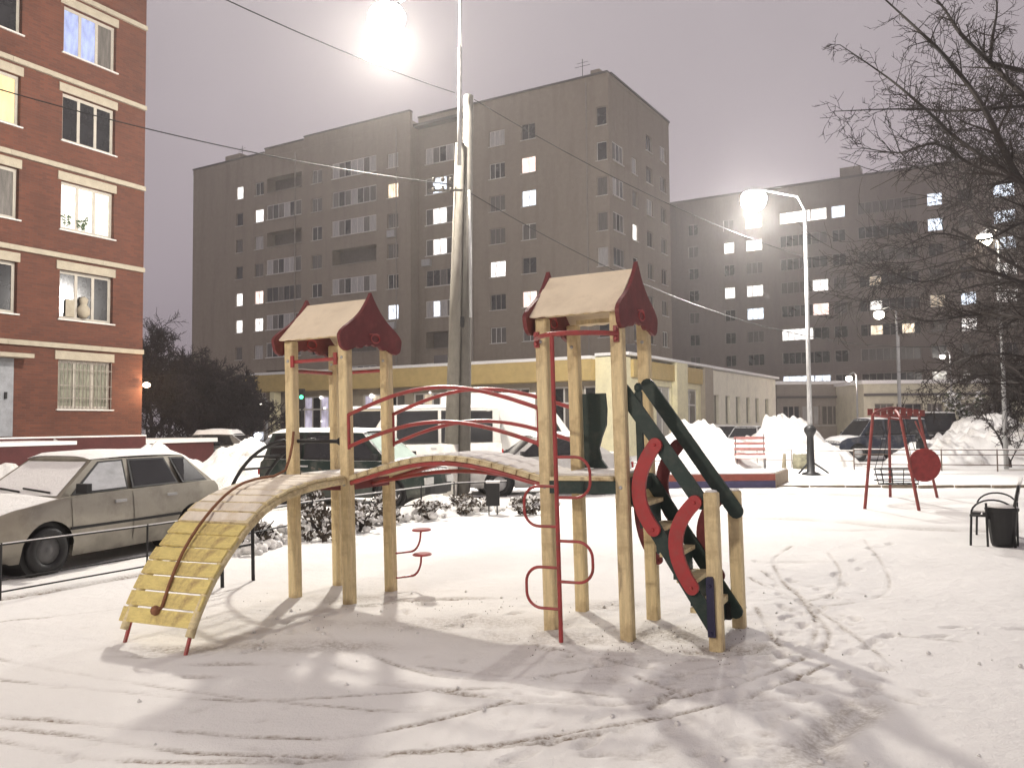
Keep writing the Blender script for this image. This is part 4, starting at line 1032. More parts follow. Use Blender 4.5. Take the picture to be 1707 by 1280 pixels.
    for sg in (-1, 1):
        for wi, (a_, b_) in enumerate(windows or [((x0 - .18, x1 - .10), (.05, .05)), ((-.03, -.03), (x3 + .45, x2 + .12))]):
            gmm = gm
            if isinstance(gm, (list, tuple)): gmm = gm[wi % len(gm)]
            rub = sidepatch(a_, b_, .03, .93, sg, BLK, 'window_seal', .003)
            ai = (a_[0] - .04, a_[1] - .04); bi = (b_[0] + .03, b_[1] + .03)
            sidepatch(ai, bi, .09, .88, sg, gmm, 'side_window', .007)
    def screen(xa, xb, nm, m):
        sgn = 1 if xa > xb else -1; M0 = []
        for (q, ins) in ((.05, .06), (.93, .05)):
            x = lerp(xa, xb, q); z = lerp(belt(xa), roofz(xb), q); y = lerp(gy_(xa, belt(xa)), rw, q) - ins; M0.append((x + sgn * .008, y, z + .006))
        m_ = MB(); vs = []
        for k in range(7):
            t = -1 + 2 * k / 6
            for (x, y, z) in M0: vs.append((x + sgn * .02 * (1 - t * t), t * y, z))
        m_.add(vs, [(2 * k, 2 * k + 2, 2 * k + 3, 2 * k + 1) for k in range(6)]); return m_.build(nm, m, root)
    gd = gm[0] if isinstance(gm, (list, tuple)) else gm
    screen(x0, x1, 'windscreen', SNOW if snow_glass else (tint or gd)); screen(x3, x2, 'rear_window', gd)
    # wheels
    for xw in (xf, xr):
        for sg in (-1, 1):
            M = Matrix.Translation((xw, sg * (hw - .11), wr)) @ Matrix.Rotation(R(-90 * sg), 4, 'X')
            mb = MB(); mb.lathe([(wr * .6, -.09), (wr * .93, -.085), (wr, -.06), (wr, .05), (wr * .93, .08), (wr * .62, .085), (wr * .6, .05)], (0, 0, 0), 24, M); w_ = mb.build('wheel', BLK, root, True)
            mb = MB(); mb.lathe([(wr * .6, .03), (wr * .56, .06), (wr * .3, .05), (wr * .12, .075), (.01, .08)], (0, 0, 0), 16, M); mb.build('rim', rims or STEEL, w_, True)
    # bumpers, lights, mirrors, handles, sills
    for sgx in (1, -1):
        xe = sgx * L / 2; mb = MB(); z0, z1 = zb + .08, zb + .27; pts = []
        for k in range(9):
            t = -1 + 2 * k / 8; y = t * hwid(xe) * .99; x = xe + sgx * (.09 - .10 * t ** 4); pts.append((x, y))
        vs = [(x, y, z0) for x, y in pts] + [(x, y, z1) for x, y in pts] + [(xe - sgx * .05, y * .98, z1) for x, y in pts] + [(xe - sgx * .05, y * .98, z0) for x, y in pts]
        n9 = 9; mb.add(vs, [(i, i + 1, n9 + i + 1, n9 + i) for i in range(8)] + [(n9 + i, n9 + i + 1, 2 * n9 + i + 1, 2 * n9 + i) for i in range(8)] + [(3 * n9 + i, 3 * n9 + i + 1, i + 1, i) for i in range(8)])
        mb.build('bumper', BLK if cat != 'van' else paint, root)
        for sg in (-1, 1):
            z = lerp(zb, belt(xe), .72); y = sg * hwid(xe) * .74; mb = MB(); mb.box((xe - .01 * sgx if sgx > 0 else xe - .055, y - .17, z - .075), (xe + .055 if sgx > 0 else xe + .01, y + .17, z + .075))
            mb.build('headlight' if sgx > 0 else 'tail_light', (lightm or mat('lamp_glass', (.6, .6, .58), .15, .1, 5)) if sgx > 0 else mat('tail_red', (.30, .02, .02), .3, .1, 5), root)
    for sg in (-1, 1):
        mb = MB(); xm = x0 - .30; mb.box((xm, sg * (yb + .02) - .0, belt(xm) + .03), (xm + .08, sg * (yb + .20), belt(xm) + .15)) if sg > 0 else mb.box((xm, sg * (yb + .20), belt(xm) + .03), (xm + .08, sg * (yb + .02), belt(xm) + .15))
        mb.build('mirror', BLK, root)
        for (da, db) in (doors or [(x0 - .28, -.0), (-.02, xr + .28)]):
            J2, I2 = 6, 6; vs = []
            for i in range(I2 + 1):
                x = lerp(da - .012, db + .012, i / I2); z0 = max(zbot(x) + .05, zb + .10); z1 = belt(x) - .025
                for j in range(J2 + 1):
                    z = lerp(z0, z1, j / J2); q = (z - zb) / (belt(x) - zb); vs.append((x, sg * (side_y(x, q) + .007), z))
            mb = MB(); mb.add(vs, [(i * (J2 + 1) + j, (i + 1) * (J2 + 1) + j, (i + 1) * (J2 + 1) + j + 1, i * (J2 + 1) + j + 1) for i in range(I2) for j in range(J2)])
            d_ = mb.build('door', paint, root, True)
            xh = db + .20; z = belt(xh) - .13; y = sg * side_y(xh, .86); mb = MB(); mb.box((xh - .09, min(y, y + sg * .035), z - .018), (xh + .09, max(y, y + sg * .035), z + .018)); mb.build('door_handle', STEEL, d_)
    if snow > 0:
        mb = MB(); K = 11; I3 = 12; vs = []
        for i in range(I3 + 1):
            for k in range(K):
                t = -1 + 2 * k / (K - 1); x = lerp(x1 + .04, x2 - .03, i / I3); ed = min(1, (1 - abs(t)) * 6, min(i, I3 - i) * 1.2 + .0)
                z = roofz(max(min(x, x1), x2)) + .045 * (1 - t ** 4) + .004 + snow * ed * (.8 + .5 * float(vnoise(x * 3, t * 3 + L, 1)))
                vs.append((x, t * (rw + .01), z))
        mb.add(vs, [(i * K + k, (i + 1) * K + k, (i + 1) * K + k + 1, i * K + k + 1) for i in range(I3) for k in range(K - 1)])
        mb.build('roof_snow', SNOW, root, True)
        mb = MB(); vs = []; xa, xb = x0 + .02, L / 2 - .06
        if xb - xa > .35:
            for i in range(I3 + 1):
                x = lerp(xa, xb, i / I3)
                for k in range(K):
                    t = -1 + 2 * k / (K - 1); ed = min(1, (1 - abs(t)) * 5, min(i, I3 - i) * .9)
                    vs.append((x, t * side_y(x, 1) * .97, belt(x) + .035 * (1 - t * t) + .004 + snow * ed * (.6 + .7 * float(vnoise(x * 3 + 7, t * 3, 1)))))
            mb.add(vs, [(i * K + k, (i + 1) * K + k, (i + 1) * K + k + 1, i * K + k + 1) for i in range(I3) for k in range(K - 1)])
            mb.build('bonnet_snow', SNOW, root, True)
    return root
def paint(name, c, metal=.5, rough=.38, snow=.35, dirt=True):
    return mat(name, c, rough, .06, 3, metal=metal, snow=snow, dirt=(.30, .28, .25) if dirt else None, dscale=2.5, damt=.35, low=(.35, .7))
# beige hatchback beside the low fence
FW = G(84, 957); th = R(21); dr_ = Vector((math.sin(th), math.cos(th), 0)); lf = Vector((dr_.y, -dr_.x, 0))
cc = FW + dr_ * 1.18 - lf * .80
HP = [(-2.0, .84), (-1.9, .93), (-1.5, .945), (0, .93), (.75, .915), (1.0, .90), (1.6, .80), (1.92, .70), (2.0, .60)]
FROST = mat('frosted_glass', (.42, .43, .45), .5, .25, 3, grain=(1, 1, 2))
beige = mat('beige_metallic', (.38, .355, .30), .34, .07, 3, metal=.55, dirt=(.13, .115, .095), dscale=2.5, damt=.4, low=(.35, .85))
lada = car('hatchback_car', 4.0, 1.62, 1.40, .17, HP, (1.02, .38, -1.25, -1.86, .56), beige, (cc.x, cc.y, 0), math.atan2(-dr_.y, -dr_.x),
           'beige five-door hatchback with snow-covered windscreen beside the low fence', glass=[FROST, GLASSD, GLASSD], snow=.035, wheel=(.285, 1.18, -1.28), snow_glass=True, rims=mat('dull_rim', (.10, .10, .10), .5, .2, 6),
           windows=[((.86, .26), (-.06, -.12)), ((-.14, -.20), (-1.02, -.86)), ((-1.11, -.96), (-1.70, -1.24))], doors=[(.88, -.08), (-.10, -1.02)])
mb = MB()
for a, b in (((.98, .55), (.92, .0)), ((.98, .02), (.92, -.5))): mb.tube([(a[0] + .02, a[1], .965), (b[0], b[1], 1.0)], .014, 6)
mb.build('wiper', BLK, lada)
mb = MB()
for sg in (-1, 1): mb.box((-1.0, sg * .795 - .006, .50), (.9, sg * .795 + .022 * (1 if sg > 0 else 1), .535)) 
mb.build('rub_strip', BLK, lada)

suvp = [(-2.05, .95), (-1.95, 1.02), (0, 1.0), (1.0, 1.0), (1.75, .93), (2.0, .80), (2.05, .72)]
c = P(592, 700, 18.9)
car('green_hatchback', 4.1, 1.72, 1.64, .22, suvp, (1.25, .55, -1.75, -1.98, .62), paint('bottle_green_paint', (.016, .032, .027), .3, .35), (c.x, c.y, 0), R(-20), 'dark green car seen through the left tower and under the bridge',
    glass=GLASSD, snow=.05, wheel=(.32, 1.28, -1.25), tint=mat('mint_glass', (.34, .42, .38), .4, .15, 3), windows=[((1.05, .42), (.1, .1)), ((.03, .03), (-.85, -.85)), ((-.92, -.92), (-1.82, -1.65))])
c = P(905, 700, 21.5)
sedp = [(-2.1, .90), (-2.0, .98), (-1.4, 1.0), (0, .95), (.9, .93), (1.7, .84), (2.05, .72), (2.1, .62)]
car('white_sedan', 4.25, 1.72, 1.46, .2, sedp, (1.0, .35, -.95, -1.6, .58), paint('white_paint', (.66, .65, .63), 0, .35, 0, True), (c.x, c.y, 0), R(-168), 'white saloon car behind the middle of the arched bridge', snow=.06, wheel=(.31, 1.3, -1.25),
    windows=[((.82, .24), (-.08, -.1)), ((-.15, -.18), (-1.02, -.78))])
vanp = [(-2.5, 1.10), (-2.4, 1.15), (0, 1.12), (1.6, 1.12), (2.2, 1.0), (2.5, .85), (2.55, .7)]
c = P(705, 700, 27.5)
car('white_minibus', 5.0, 1.9, 2.30, .25, vanp, (1.85, 1.15, -2.4, -2.48, .78), paint('van_white', (.62, .60, .57), 0, .4, 0), (c.x, c.y, 0), R(-172), 'white minibus with dark side windows behind the concrete pole', snow=.06, cat='van', wheel=(.34, 1.65, -1.55),
    windows=[((1.6, 1.05), (.95, .95)), ((.85, .85), (-.45, -.45)), ((-.55, -.55), (-2.2, -2.2))], doors=[(1.5, .9), (.88, -.5)])
c = P(622, 700, 31)
car('beige_minibus', 4.8, 1.9, 2.35, .25, vanp, (1.75, 1.05, -2.2, -2.32, .78), paint('van_beige', (.50, .45, .36), 0, .4, 0), (c.x, c.y, 0), R(170), 'beige minibus under the annexe lights, seen between the left tower posts', snow=.06, cat='van', wheel=(.34, 1.6, -1.5),
    windows=[((1.5, .95), (.85, .85)), ((.75, .75), (-.55, -.55)), ((-.65, -.65), (-2.1, -2.1))], doors=[(1.4, .9), (.88, -.5)])
# white box truck
c = P(826, 700, 29); tr = empty('box_truck', (c.x, c.y, 0), R(6), 'white box truck parked behind the white saloon', 'truck', 'cars parked round the playground')
WP = mat('truck_white', (.68, .67, .64), .5, .05, 2, dirt=(.5, .48, .45), dscale=1.2, damt=.3)
mb = MB(); mb.box((-1.9, -1.0, .85), (1.25, 1.0, 2.7)); mb.build('cargo_box', WP, tr)
mb = MB(); mb.prism([(1.27, .5), (1.27, 2.2), (1.9, 2.2), (2.45, 1.45), (2.6, 1.2), (2.6, .5)], -.9, .9, MV); cb = mb.build('cab', WP, tr)
mb = MB()
for s_ in (-.905, .895): mb.prism([(1.5, 1.4), (1.5, 2.0), (1.85, 2.0), (2.2, 1.4)], s_, s_ + .01, MV)
mb.build('side_window', GLASSD, cb)
mb = MB(); mb.box((-1.85, -.5, .55), (2.4, .5, .8)); mb.build('chassis', BLK, tr)
for x in (-1.2, 1.9):
    for sg in (-1, 1):
        M = Matrix.Translation((x, sg * .8, .38)) @ Matrix.Rotation(R(90), 4, 'X'); mb = MB(); mb.lathe([(.22, -.1), (.38, -.08), (.38, .08), (.22, .1)], (0, 0, 0), 20, M); mb.build('wheel', BLK, tr, True)
mb = MB(); mb.box((-1.92, -1.02, 2.702), (1.27, 1.02, 2.78)); mb.build('roof_snow', SNOW, tr)
c = P(1458, 700, 37)
car('blue_suv', 4.3, 1.8, 1.84, .28, suvp[:1] and [(-2.15, 1.05), (-2.05, 1.12), (0, 1.10), (1.0, 1.10), (1.8, 1.0), (2.1, .85), (2.15, .75)], (1.25, .6, -1.95, -2.1, .66), paint('navy_paint', (.02, .026, .045), .3, .35), (c.x, c.y, 0), R(190), 'dark blue off-road car behind the red swing frame', snow=.03, wheel=(.36, 1.35, -1.3),
    windows=[((1.05, .5), (.1, .1)), ((.0, .0), (-.95, -.95)), ((-1.05, -1.05), (-1.95, -1.85))])
c = P(1508, 700, 42)
car('black_minivan', 4.7, 1.9, 2.12, .28, [(-2.35, 1.1), (-2.2, 1.15), (0, 1.12), (1.5, 1.12), (2.1, 1.0), (2.35, .8)], (1.8, .9, -2.1, -2.3, .74), paint('black_paint', (.018, .016, .018), .2, .35), (c.x, c.y, 0), R(168), 'black minivan behind the dark blue off-road car', snow=.02, cat='van', wheel=(.34, 1.5, -1.45))
c = P(1592, 700, 47)
car('white_car', 4.2, 1.7, 1.5, .2, sedp, (1.0, .35, -1.3, -1.9, .58), paint('white_paint_b', (.6, .58, .57), 0, .35, .5), (c.x, c.y, 0), R(150), 'snow-covered white car beside the black minivan', snow=.08)
c = P(1622, 700, 50)
car('red_car', 4.2, 1.7, 1.5, .2, sedp, (1.0, .35, -1.3, -1.9, .58), paint('red_car_paint', (.30, .03, .03), .2, .35, .5), (c.x, c.y, 0), R(160), 'red car with a snowy roof farthest along the parked row', snow=.05)
c = P(1186, 700, 47)
car('dark_car', 4.2, 1.7, 1.52, .2, sedp, (1.0, .35, -1.3, -1.9, .58), paint('graphite_paint', (.03, .028, .028), .3, .4), (c.x, c.y, 0), R(175), 'dark estate car beneath the six annexe side windows', snow=.012)
c = P(1246, 700, 43)
car('grey_car', 4.0, 1.7, 1.5, .2, sedp, (1.0, .35, -1.3, -1.9, .58), paint('grey_car_paint', (.045, .045, .05), .3, .4), (c.x, c.y, 0), R(240), 'dark grey car in the gap between the two snow heaps', snow=.012)
c = P(348, 700, 33)
car('snowed_in_car', 4.2, 1.7, 1.45, .2, sedp, (1.0, .35, -1.2, -1.8, .58), paint('snowed_paint', (.08, .08, .08), .2, .5, .8), (c.x, c.y, 0), R(175), 'snow-blanketed car before the dark trees beyond the brick building', snow=.14)
c = P(470, 700, 25)
car('lit_car', 4.2, 1.7, 1.46, .2, sedp, (1.0, .35, -1.2, -1.8, .58), paint('dusk_paint', (.10, .10, .11), .2, .5, .6), (c.x, c.y, 0), R(196), 'dark car with one glaring headlight left of the ramp tower', snow=.05, lightm=mat('lamp_glass2', (.6, .6, .6), .2, .1, 4))
hl = P(430, 727, 23.6); lo = empty('headlamp', tuple(hl), 0, 'glaring bluish-white headlamp left of the left tower', 'light')
mb = MB(); mb.lathe([(.02, -.09), (.09, -.05), (.10, .05), (.02, .09)], (0, 0, 0), 12); mb.build('bulb', emis('headlamp_glow', (.88, .9, 1.), 30), lo, True)
mb = MB(); mb.box((-.14, .06, -.12), (.14, .2, .12)); mb.build('housing', BLK, lo)
pt_light((0, -.25, .05), 25, (.85, .9, 1), .08, 'headlamp_bulb', lo)
# ------------------------------------------------------------ snow heaps
def mp(px0, px1, y_top, Yd, ry, seed, label, name='snow_pile', **k):
    a = P(px0, 700, Yd); b = P(px1, 700, Yd); h = HC + (703 - (px0 + px1) / 2 * 0 - y_top) * Yd / FPX
    return mound(name, ((a.x + b.x) / 2, Yd), (b.x - a.x) / 2, ry, max(.3, h), 0, seed, label, 'snow pile', 'heaps of cleared snow', **k)
mp(1055, 1262, 712, 33, 2.6, 1, 'rounded snow heap behind the stair of the climbing set', p=.55)
mp(1210, 1400, 699, 36, 2.8, 2, 'tall broken-topped snow heap left of the lamp post', p=.6)
mp(1290, 1430, 742, 33.5, 2.2, 3, 'low snow ridge in front of the dark blue car', p=.5)
mp(1520, 1800, 702, 35, 3.0, 4, 'broad snow heap behind the fence at the right edge', p=.6)
mp(1480, 1640, 738, 33.4, 1.8, 5, 'flat snow ridge at the foot of the right-edge heap', p=.5)
mp(-120, 150, 768, 15.5, 2.0, 6, 'soft snow heap behind the beige hatchback bonnet', p=.6)
mp(150, 360, 745, 22, 2.5, 7, 'snow heap behind the beige hatchback roof', p=.6)
mp(300, 520, 742, 23, 2.2, 8, 'snow heap beneath the snow-blanketed car', p=.6)
mp(655, 790, 822, 17.0, .9, 9, 'small snow bank at the foot of the concrete poles', p=.6)

# ------------------------------------------------------------ low metal fences
def fence(label, pts, h, rails, step, r=.016, m=None, group='low metal fences'):
    m = m or BLK; root = empty('low_fence', (pts[0][0], pts[0][1], 0), 0, label, 'fence', group); o = Vector(pts[0][:2] + (0,)) if isinstance(pts[0], tuple) else Vector((pts[0].x, pts[0].y, 0))
    P2 = [Vector((p[0], p[1], 0)) - o for p in pts]
    for a, b in zip(P2[:-1], P2[1:]):
        L = (b - a).length; n = max(1, round(L / step))
        for z in rails:
            mb = MB(); mb.tube([(a.x, a.y, z), (b.x, b.y, z)], r * .8, 6); mb.build('rail', m, root)
        for i in range(n):
            p = a.lerp(b, i / n); mb = MB(); mb.tube([(p.x, p.y, -.05), (p.x, p.y, h)], r, 6); mb.build('fence_post', m, root)
        mb = MB(); mb.tube([(a.x, a.y, rails[0] + r), (b.x, b.y, rails[0] + r)], r * .7, 5); mb.build('snow_strip', SNOW, root)
    return root
g = lambda x, y: tuple(G(x, y))[:2] + (0,)
fence('low black fence between the beige hatchback and the playground', [g(-110, 1022), g(0, 1003), g(245, 957), g(400, 925)], .6, (.58, .22, .10), 1.6, .012)
fence('low dark fence with snowy rails behind the left tower posts', [g(405, 922), g(520, 895), g(640, 873), g(757, 852), g(845, 847)], .6, (.56, .26), 1.4)
fence('far low fence left of the lamp post before the snow heaps', [g(1205, 781), g(1320, 780), g(1424, 782)], .7, (.66, .30), 1.7, .02, GFR)
fence('far low fence at the right edge below the broad snow heap', [g(1424, 783), g(1570, 784), g(1760, 786)], .75, (.72, .55, .2), 2.0, .022, mat('rusty_rail', (.10, .07, .055), .8, .2, 8))
fence('short grey barrier fence beyond the pole, right of the white saloon', [g(960, 815), g(1050, 800), g(1110, 792)], .55, (.5, .2), 1.6, .016, GFR)
# path kerb strip
a, b = G(1175, 812), G(1780, 812); mb = MB(); n = int((b - a).length / .9)
for i in range(n):
    p = a.lerp(b, i / n); q = a.lerp(b, (i + .97) / n); k = MB(); k.box((0, -.05, -.06), ((q - p).length, .05, .02)); o = k.build('kerb_stone', mat('kerb_earth', (.22, .18, .13), .9, .3, 8), None); o.location = (p.x, p.y, .03)
    if i == 0: kroot = o; tag(o, kind='structure'); o.name = 'kerb'
    else: o.parent = kroot; o.location = (p.x - kroot.location.x, p.y - kroot.location.y, 0)

# ------------------------------------------------------------ poles and lamps
def lamp_head(parent, loc, sz, col=(1, .97, .93), st=60, yaw=0):
    mb = MB(); mb.lathe([(sz * .2, .13), (sz * .5, .10), (sz * .82, 0)], loc, 14); h = mb.build('lamp_hood', STEEL, parent, True)
    mb = MB(); mb.lathe([(sz * .8, -.002), (sz * .98, -sz * .3), (sz, -sz * .6), (sz * .86, -sz * 1.05), (sz * .5, -sz * 1.38), (.01, -sz * 1.5)], loc, 18); return mb.build('lamp_glass', emis('lamp_glow_%d_%d' % (st, int(col[2] * 100)), col, st), h, True)
YP = 20.2
base = P(750, 828, YP); up = empty('utility_pole', (base.x, YP, 0), 0, 'pale concrete pole with steel mast and glaring street lamp over the playground', 'street lamp')
tp_ = P(767, 240, YP) - Vector((base.x, YP, 0)); mb = MB(); mb.tube([(-.005, 0, -.1), tuple(tp_ * .15)], .172, 14); mb.build('painted_base', mat('whitewash', (.66, .63, .58), .8, .1, 5, .2, 20, dirt=(.4, .37, .33), dscale=3, damt=.4), up, True)
mb = MB(); mb.tube([tuple(tp_ * .15), tuple(tp_)], [.165, .115], 14); mb.build('concrete_shaft', PALEC, up, True)
m0 = P(766, 245, YP) - Vector((base.x, YP, 0)); m1 = P(767, 80, YP) - Vector((base.x, YP, 0)); m2 = P(768, -40, YP) - Vector((base.x, YP, 0)); lh_ = P(645, 15, YP) - Vector((base.x, YP, 0))
mb = MB(); mb.tube([tuple(m0 - Vector((0, .12, .5))), tuple(m1)], .055, 10); mb.tube([tuple(m1), tuple(m2)], .04, 10); mb.build('steel_mast', STEEL, up, True)
mb = MB(); mb.tube([tuple(m2 - Vector((0, 0, .5))), tuple(m2 + Vector((-.5, 0, .15))), tuple(lh_ + Vector((.25, 0, .1)))], .035, 8); mb.build('lamp_arm', STEEL, up, True)
lamp_head(up, tuple(lh_), .45, (1, .98, .94), 90)
mb = MB()
for z in (6.45, 6.7):
    for s_ in (-.22, .0, .2): mb.lathe([(.02, -.08), (.05, -.05), (.05, 0), (.025, .03), (.04, .06)], (s_ - .25 + .12, -.12, z + 1), 8)
mb.box((-.5, -.14, 7.38), (.35, -.1, 7.43)); mb.build('insulator', CONC, up)
wb = P(772, 832, YP + .1); cp = empty('concrete_pole', (wb.x, YP + .15, 0), 0, 'grey concrete pole with a conduit, leaning beside the pale lamp pole', 'pole')
t2 = P(781, 160, YP + .15) - Vector((wb.x, YP + .15, 0)); mb = MB(); mb.tube([(0, 0, -.1), tuple(t2)], [.165, .12], 12); mb.build('shaft', CONC, cp, True)
k0 = P(782, 530, YP) - Vector((wb.x, YP + .15, 0)); k1 = P(780, 320, YP) - Vector((wb.x, YP + .15, 0)); mb = MB(); mb.tube([tuple(k0 + Vector((.04, -.12, 0))), tuple(k1 + Vector((.04, -.12, 0)))], .035, 8); mb.build('conduit', STEEL, cp, True)
mb = MB(); mb.box((-.16, -.2, 4.1), (.05, -.12, 4.35)); mb.build('junction_box', BLK, cp)

b2p = G(1352, 791); l2 = empty('street_lamp', tuple(b2p), 0, 'slim grey street lamp with dark sleeved foot beside the far fence', 'street lamp', 'street lamps')
tt_ = P(1342, 352, b2p.y) - b2p; mb = MB(); mb.tube([(0, 0, 0), tuple(tt_)], [.085, .055], 10); mb.build('mast', STEEL, l2, True)
mb = MB(); mb.lathe([(.30, 0), (.28, .05), (.13, .10), (.11, 1.25), (.13, 1.3), (.19, 1.42), (.19, 1.52), (.10, 1.62)], (0, 0, 0), 16)
mb.tube([(-.1, .1, .55), (.55, -.1, .05)], .03, 6); mb.tube([(.1, .1, .55), (-.45, -.15, .05)], .03, 6); mb.build('sleeve', BLK, l2, True)
hd = P(1256, 322, b2p.y) - b2p; mb = MB(); mb.tube([tuple(tt_), tuple(tt_ + Vector((-.25, 0, .5))), tuple(hd + Vector((.2, 0, .12)))], .035, 8); mb.build('lamp_arm', STEEL, l2, True)
lamp_head(l2, tuple(hd), .42, (1, .98, .96), 80)
def small_lamp(px, py, Yd, label, col, st, sz=.22, arm=.6, pw=0, ground_z=0):
    p = P(px, py, Yd); r = empty('street_lamp', (p.x + arm, Yd, 0), 0, label, 'street lamp', 'street lamps')
    mb = MB(); mb.tube([(0, 0, 0), (0, 0, p.z + .1), (-arm * .4, 0, p.z + .35), (-arm, 0, p.z + .12)], [.08, .06, .04, .035], 8); mb.build('mast', STEEL, r, True)
    lamp_head(r, (-arm, 0, p.z), sz, col, st)
    if pw: pt_light((-arm, -.05, p.z - .3), pw, col, .15, 'street_lamp_bulb', r)
    return r
small_lamp(1641, 392, 30, 'warm street lamp shining through the bare branches at the right', (1, .92, .74), 45, .26, .5, 650)
small_lamp(1465, 520, 58, 'street lamp against the dark block above the red swing frame', (1, .9, .74), 40, .34, 1.2, 7500)
small_lamp(1415, 628, 66, 'low street lamp just over the shaded low building roof', (1, .84, .76), 26, .24, .6, 900)
small_lamp(1571, 592, 66, 'dim street lamp before the dark block, right of the swing frame', (1, .92, .85), 16, .2, .6, 120)
small_lamp(283, 650, 50, 'small lamp glinting among the dark trees beyond the brick building', (1, .85, .65), 9, .13, .4, 0)
small_lamp(434, 672, 52, 'pair-like faint lamp just left of the annexe column', (1, .9, .8), 7, .12, .4, 0)
# wires
def wire(a, b, sag, label, r=.012, n=22):
    a, b = Vector(a), Vector(b); pts = [a.lerp(b, i / n) - Vector((0, 0, sag * 4 * (i / n) * (1 - i / n))) for i in range(n + 1)]
    mb = MB(); mb.tube([p - a for p in pts], r, 5); o = mb.build('overhead_wire', BLK, None, True, tuple(a)); return tag(o, label, 'wire', 'overhead wires')
wire(P(-60, 132, 17), P(752, 308, YP - .1), .25, 'overhead wire crossing the brick facade to the pole', .014)
wire(P(330, -22, 14), P(758, 155, YP - .1), .1, 'overhead wire reaching the pole from the upper left sky')
wire(P(790, 166, YP), P(1340, 428, b2p.y), .35, 'upper overhead wire from the grey pole to the far street lamp')
wire(P(784, 322, YP), P(1345, 560, b2p.y), .5, 'lower overhead wire from the grey pole to the far street lamp')
wire(P(1346, 430, b2p.y), P(1760, 385, 40), .8, 'overhead wire running right from the far lamp to the branches')
wire(P(1346, 560, b2p.y), P(1660, 565, 34), .35, 'pale drooping wire right of the far street lamp')
pp_ = P(1497, 560, 60); tp2 = empty('wire_pole', (pp_.x, 60, 0), 0, 'thin grey pole before the dark block, right of the lamp glow', 'pole'); mb = MB(); mb.tube([(0, 0, 0), (0, 0, pp_.z)], .1, 8); mb.build('shaft', STEEL, tp2)

SWR = mat('swing_red', (.21, .035, .03), .5, .25, 8, .1, 40, dirt=(.12, .05, .035), dscale=6, damt=.5)
# ------------------------------------------------------------ swing frame
sw = empty('swing_frame', tuple(G(1500, 838)), 0, 'red metal swing frame with basket seat and round red panel', 'swing'); so = G(1500, 838)
rl = lambda px, py, Yd: tuple(P(px, py, Yd) - so)
A1_ = G(1441, 847) - so; A2_ = G(1533, 850) - so; B1_ = G(1484, 826) - so; B2_ = G(1563, 827) - so
T1 = Vector(rl(1455, 692, 17.6)); T2 = Vector(rl(1502, 700, 17.4)); T3 = Vector(rl(1482, 690, 19.2)); T4 = Vector(rl(1532, 694, 19.2))
for a, b in ((A1_, T1), (A2_, T2), (B1_, T3), (B2_, T4)):
    mb = MB(); mb.tube([tuple(a - Vector((0, 0, .08))), tuple(b)], .034, 8); mb.build('leg', SWR, sw)
mb = MB()
def archp(a, b, rise): return [tuple(a.lerp(b, t) + Vector((0, 0, rise * math.sin(math.pi * t) ** .55))) for t in np.linspace(0, 1, 15)]
mb.tube(archp(T1, T4, .17), .03, 8); mb.tube(archp(T3, T2, .15), .03, 8); mb.tube([tuple(T1), tuple(T2)], .02, 6); mb.tube([tuple(T1.lerp(T3, .5)), tuple(T2.lerp(T4, .5))], .03, 8)
mb.build('top_beam', SWR, sw, True)
mb = MB()
for i in range(9):
    t = (i + .5) / 9; p = (T1 + Vector((.0, .3, .02))).lerp(T4 + Vector((0, -.3, .02)), t); w = .055
    mb = MB(); mb.box((p.x - w, p.y - .01, p.z - .02), (p.x + w, p.y + .01, p.z + .17 - .05 * abs(i - 4) / 4)); mb.build('crest_plate', SWR, sw)
# basket seat of thin bars, hung on rods
bc = Vector(rl(1497, 800, 18.2)); mb = MB()
def ring(c, rx, ry, z): return [(c.x + rx * math.cos(t), c.y + ry * math.sin(t), c.z + z) for t in np.linspace(0, 2 * math.pi, 25)[:-1]]
for z, k in ((-.08, .85), (.0, 1.0), (.12, 1.0), (.24, 1.0)): mb.tube(ring(bc, .50 * k, .28 * k, z), .013, 6, closed=True)
for i in range(12):
    t = 2 * math.pi * i / 12; mb.tube([(bc.x + .5 * math.cos(t) * .85, bc.y + .28 * math.sin(t) * .85, bc.z - .08), (bc.x + .5 * math.cos(t), bc.y + .28 * math.sin(t), bc.z + .24)], .008, 5)
for i in range(-3, 4): mb.tube([(bc.x + i * .11, bc.y - .22, bc.z - .08), (bc.x + i * .11, bc.y + .22, bc.z - .08)], .008, 4)
mb.build('basket_seat', BLK, sw, True)
mb = MB()
for sx_ in (-1, 1):
    for sy_ in (-1, 1):
        tpnt = T1.lerp(T4, .35 if sx_ < 0 else .65); mb.tube([(bc.x + sx_ * .42, bc.y + sy_ * .16, bc.z + .24), (tpnt.x, tpnt.y + sy_ * .05, tpnt.z)], .007, 5)
mb.build('hanger_rod', BLK, sw)
dc = Vector(rl(1541, 775, 17.3)); mb = MB(); mb.lathe([(.01, -.02), (.33, -.02), (.345, 0), (.33, .02), (.01, .02)], (0, 0, 0), 22, Matrix.Translation(dc) @ Matrix.Rotation(R(90), 4, 'X')); mb.build('round_panel', mat('panel_red', (.26, .03, .028), .5, .25, 9, .1, 30), sw)
mb = MB(); mb.tube([tuple(dc + Vector((.1, .03, .3))), tuple(dc + Vector((-.02, .3, .9)))], .018, 6); mb.tube([tuple(dc + Vector((-.1, .03, 0))), tuple(dc + Vector((-.26, .12, .1)))], .018, 6); mb.build('panel_bracket', SWR, sw)

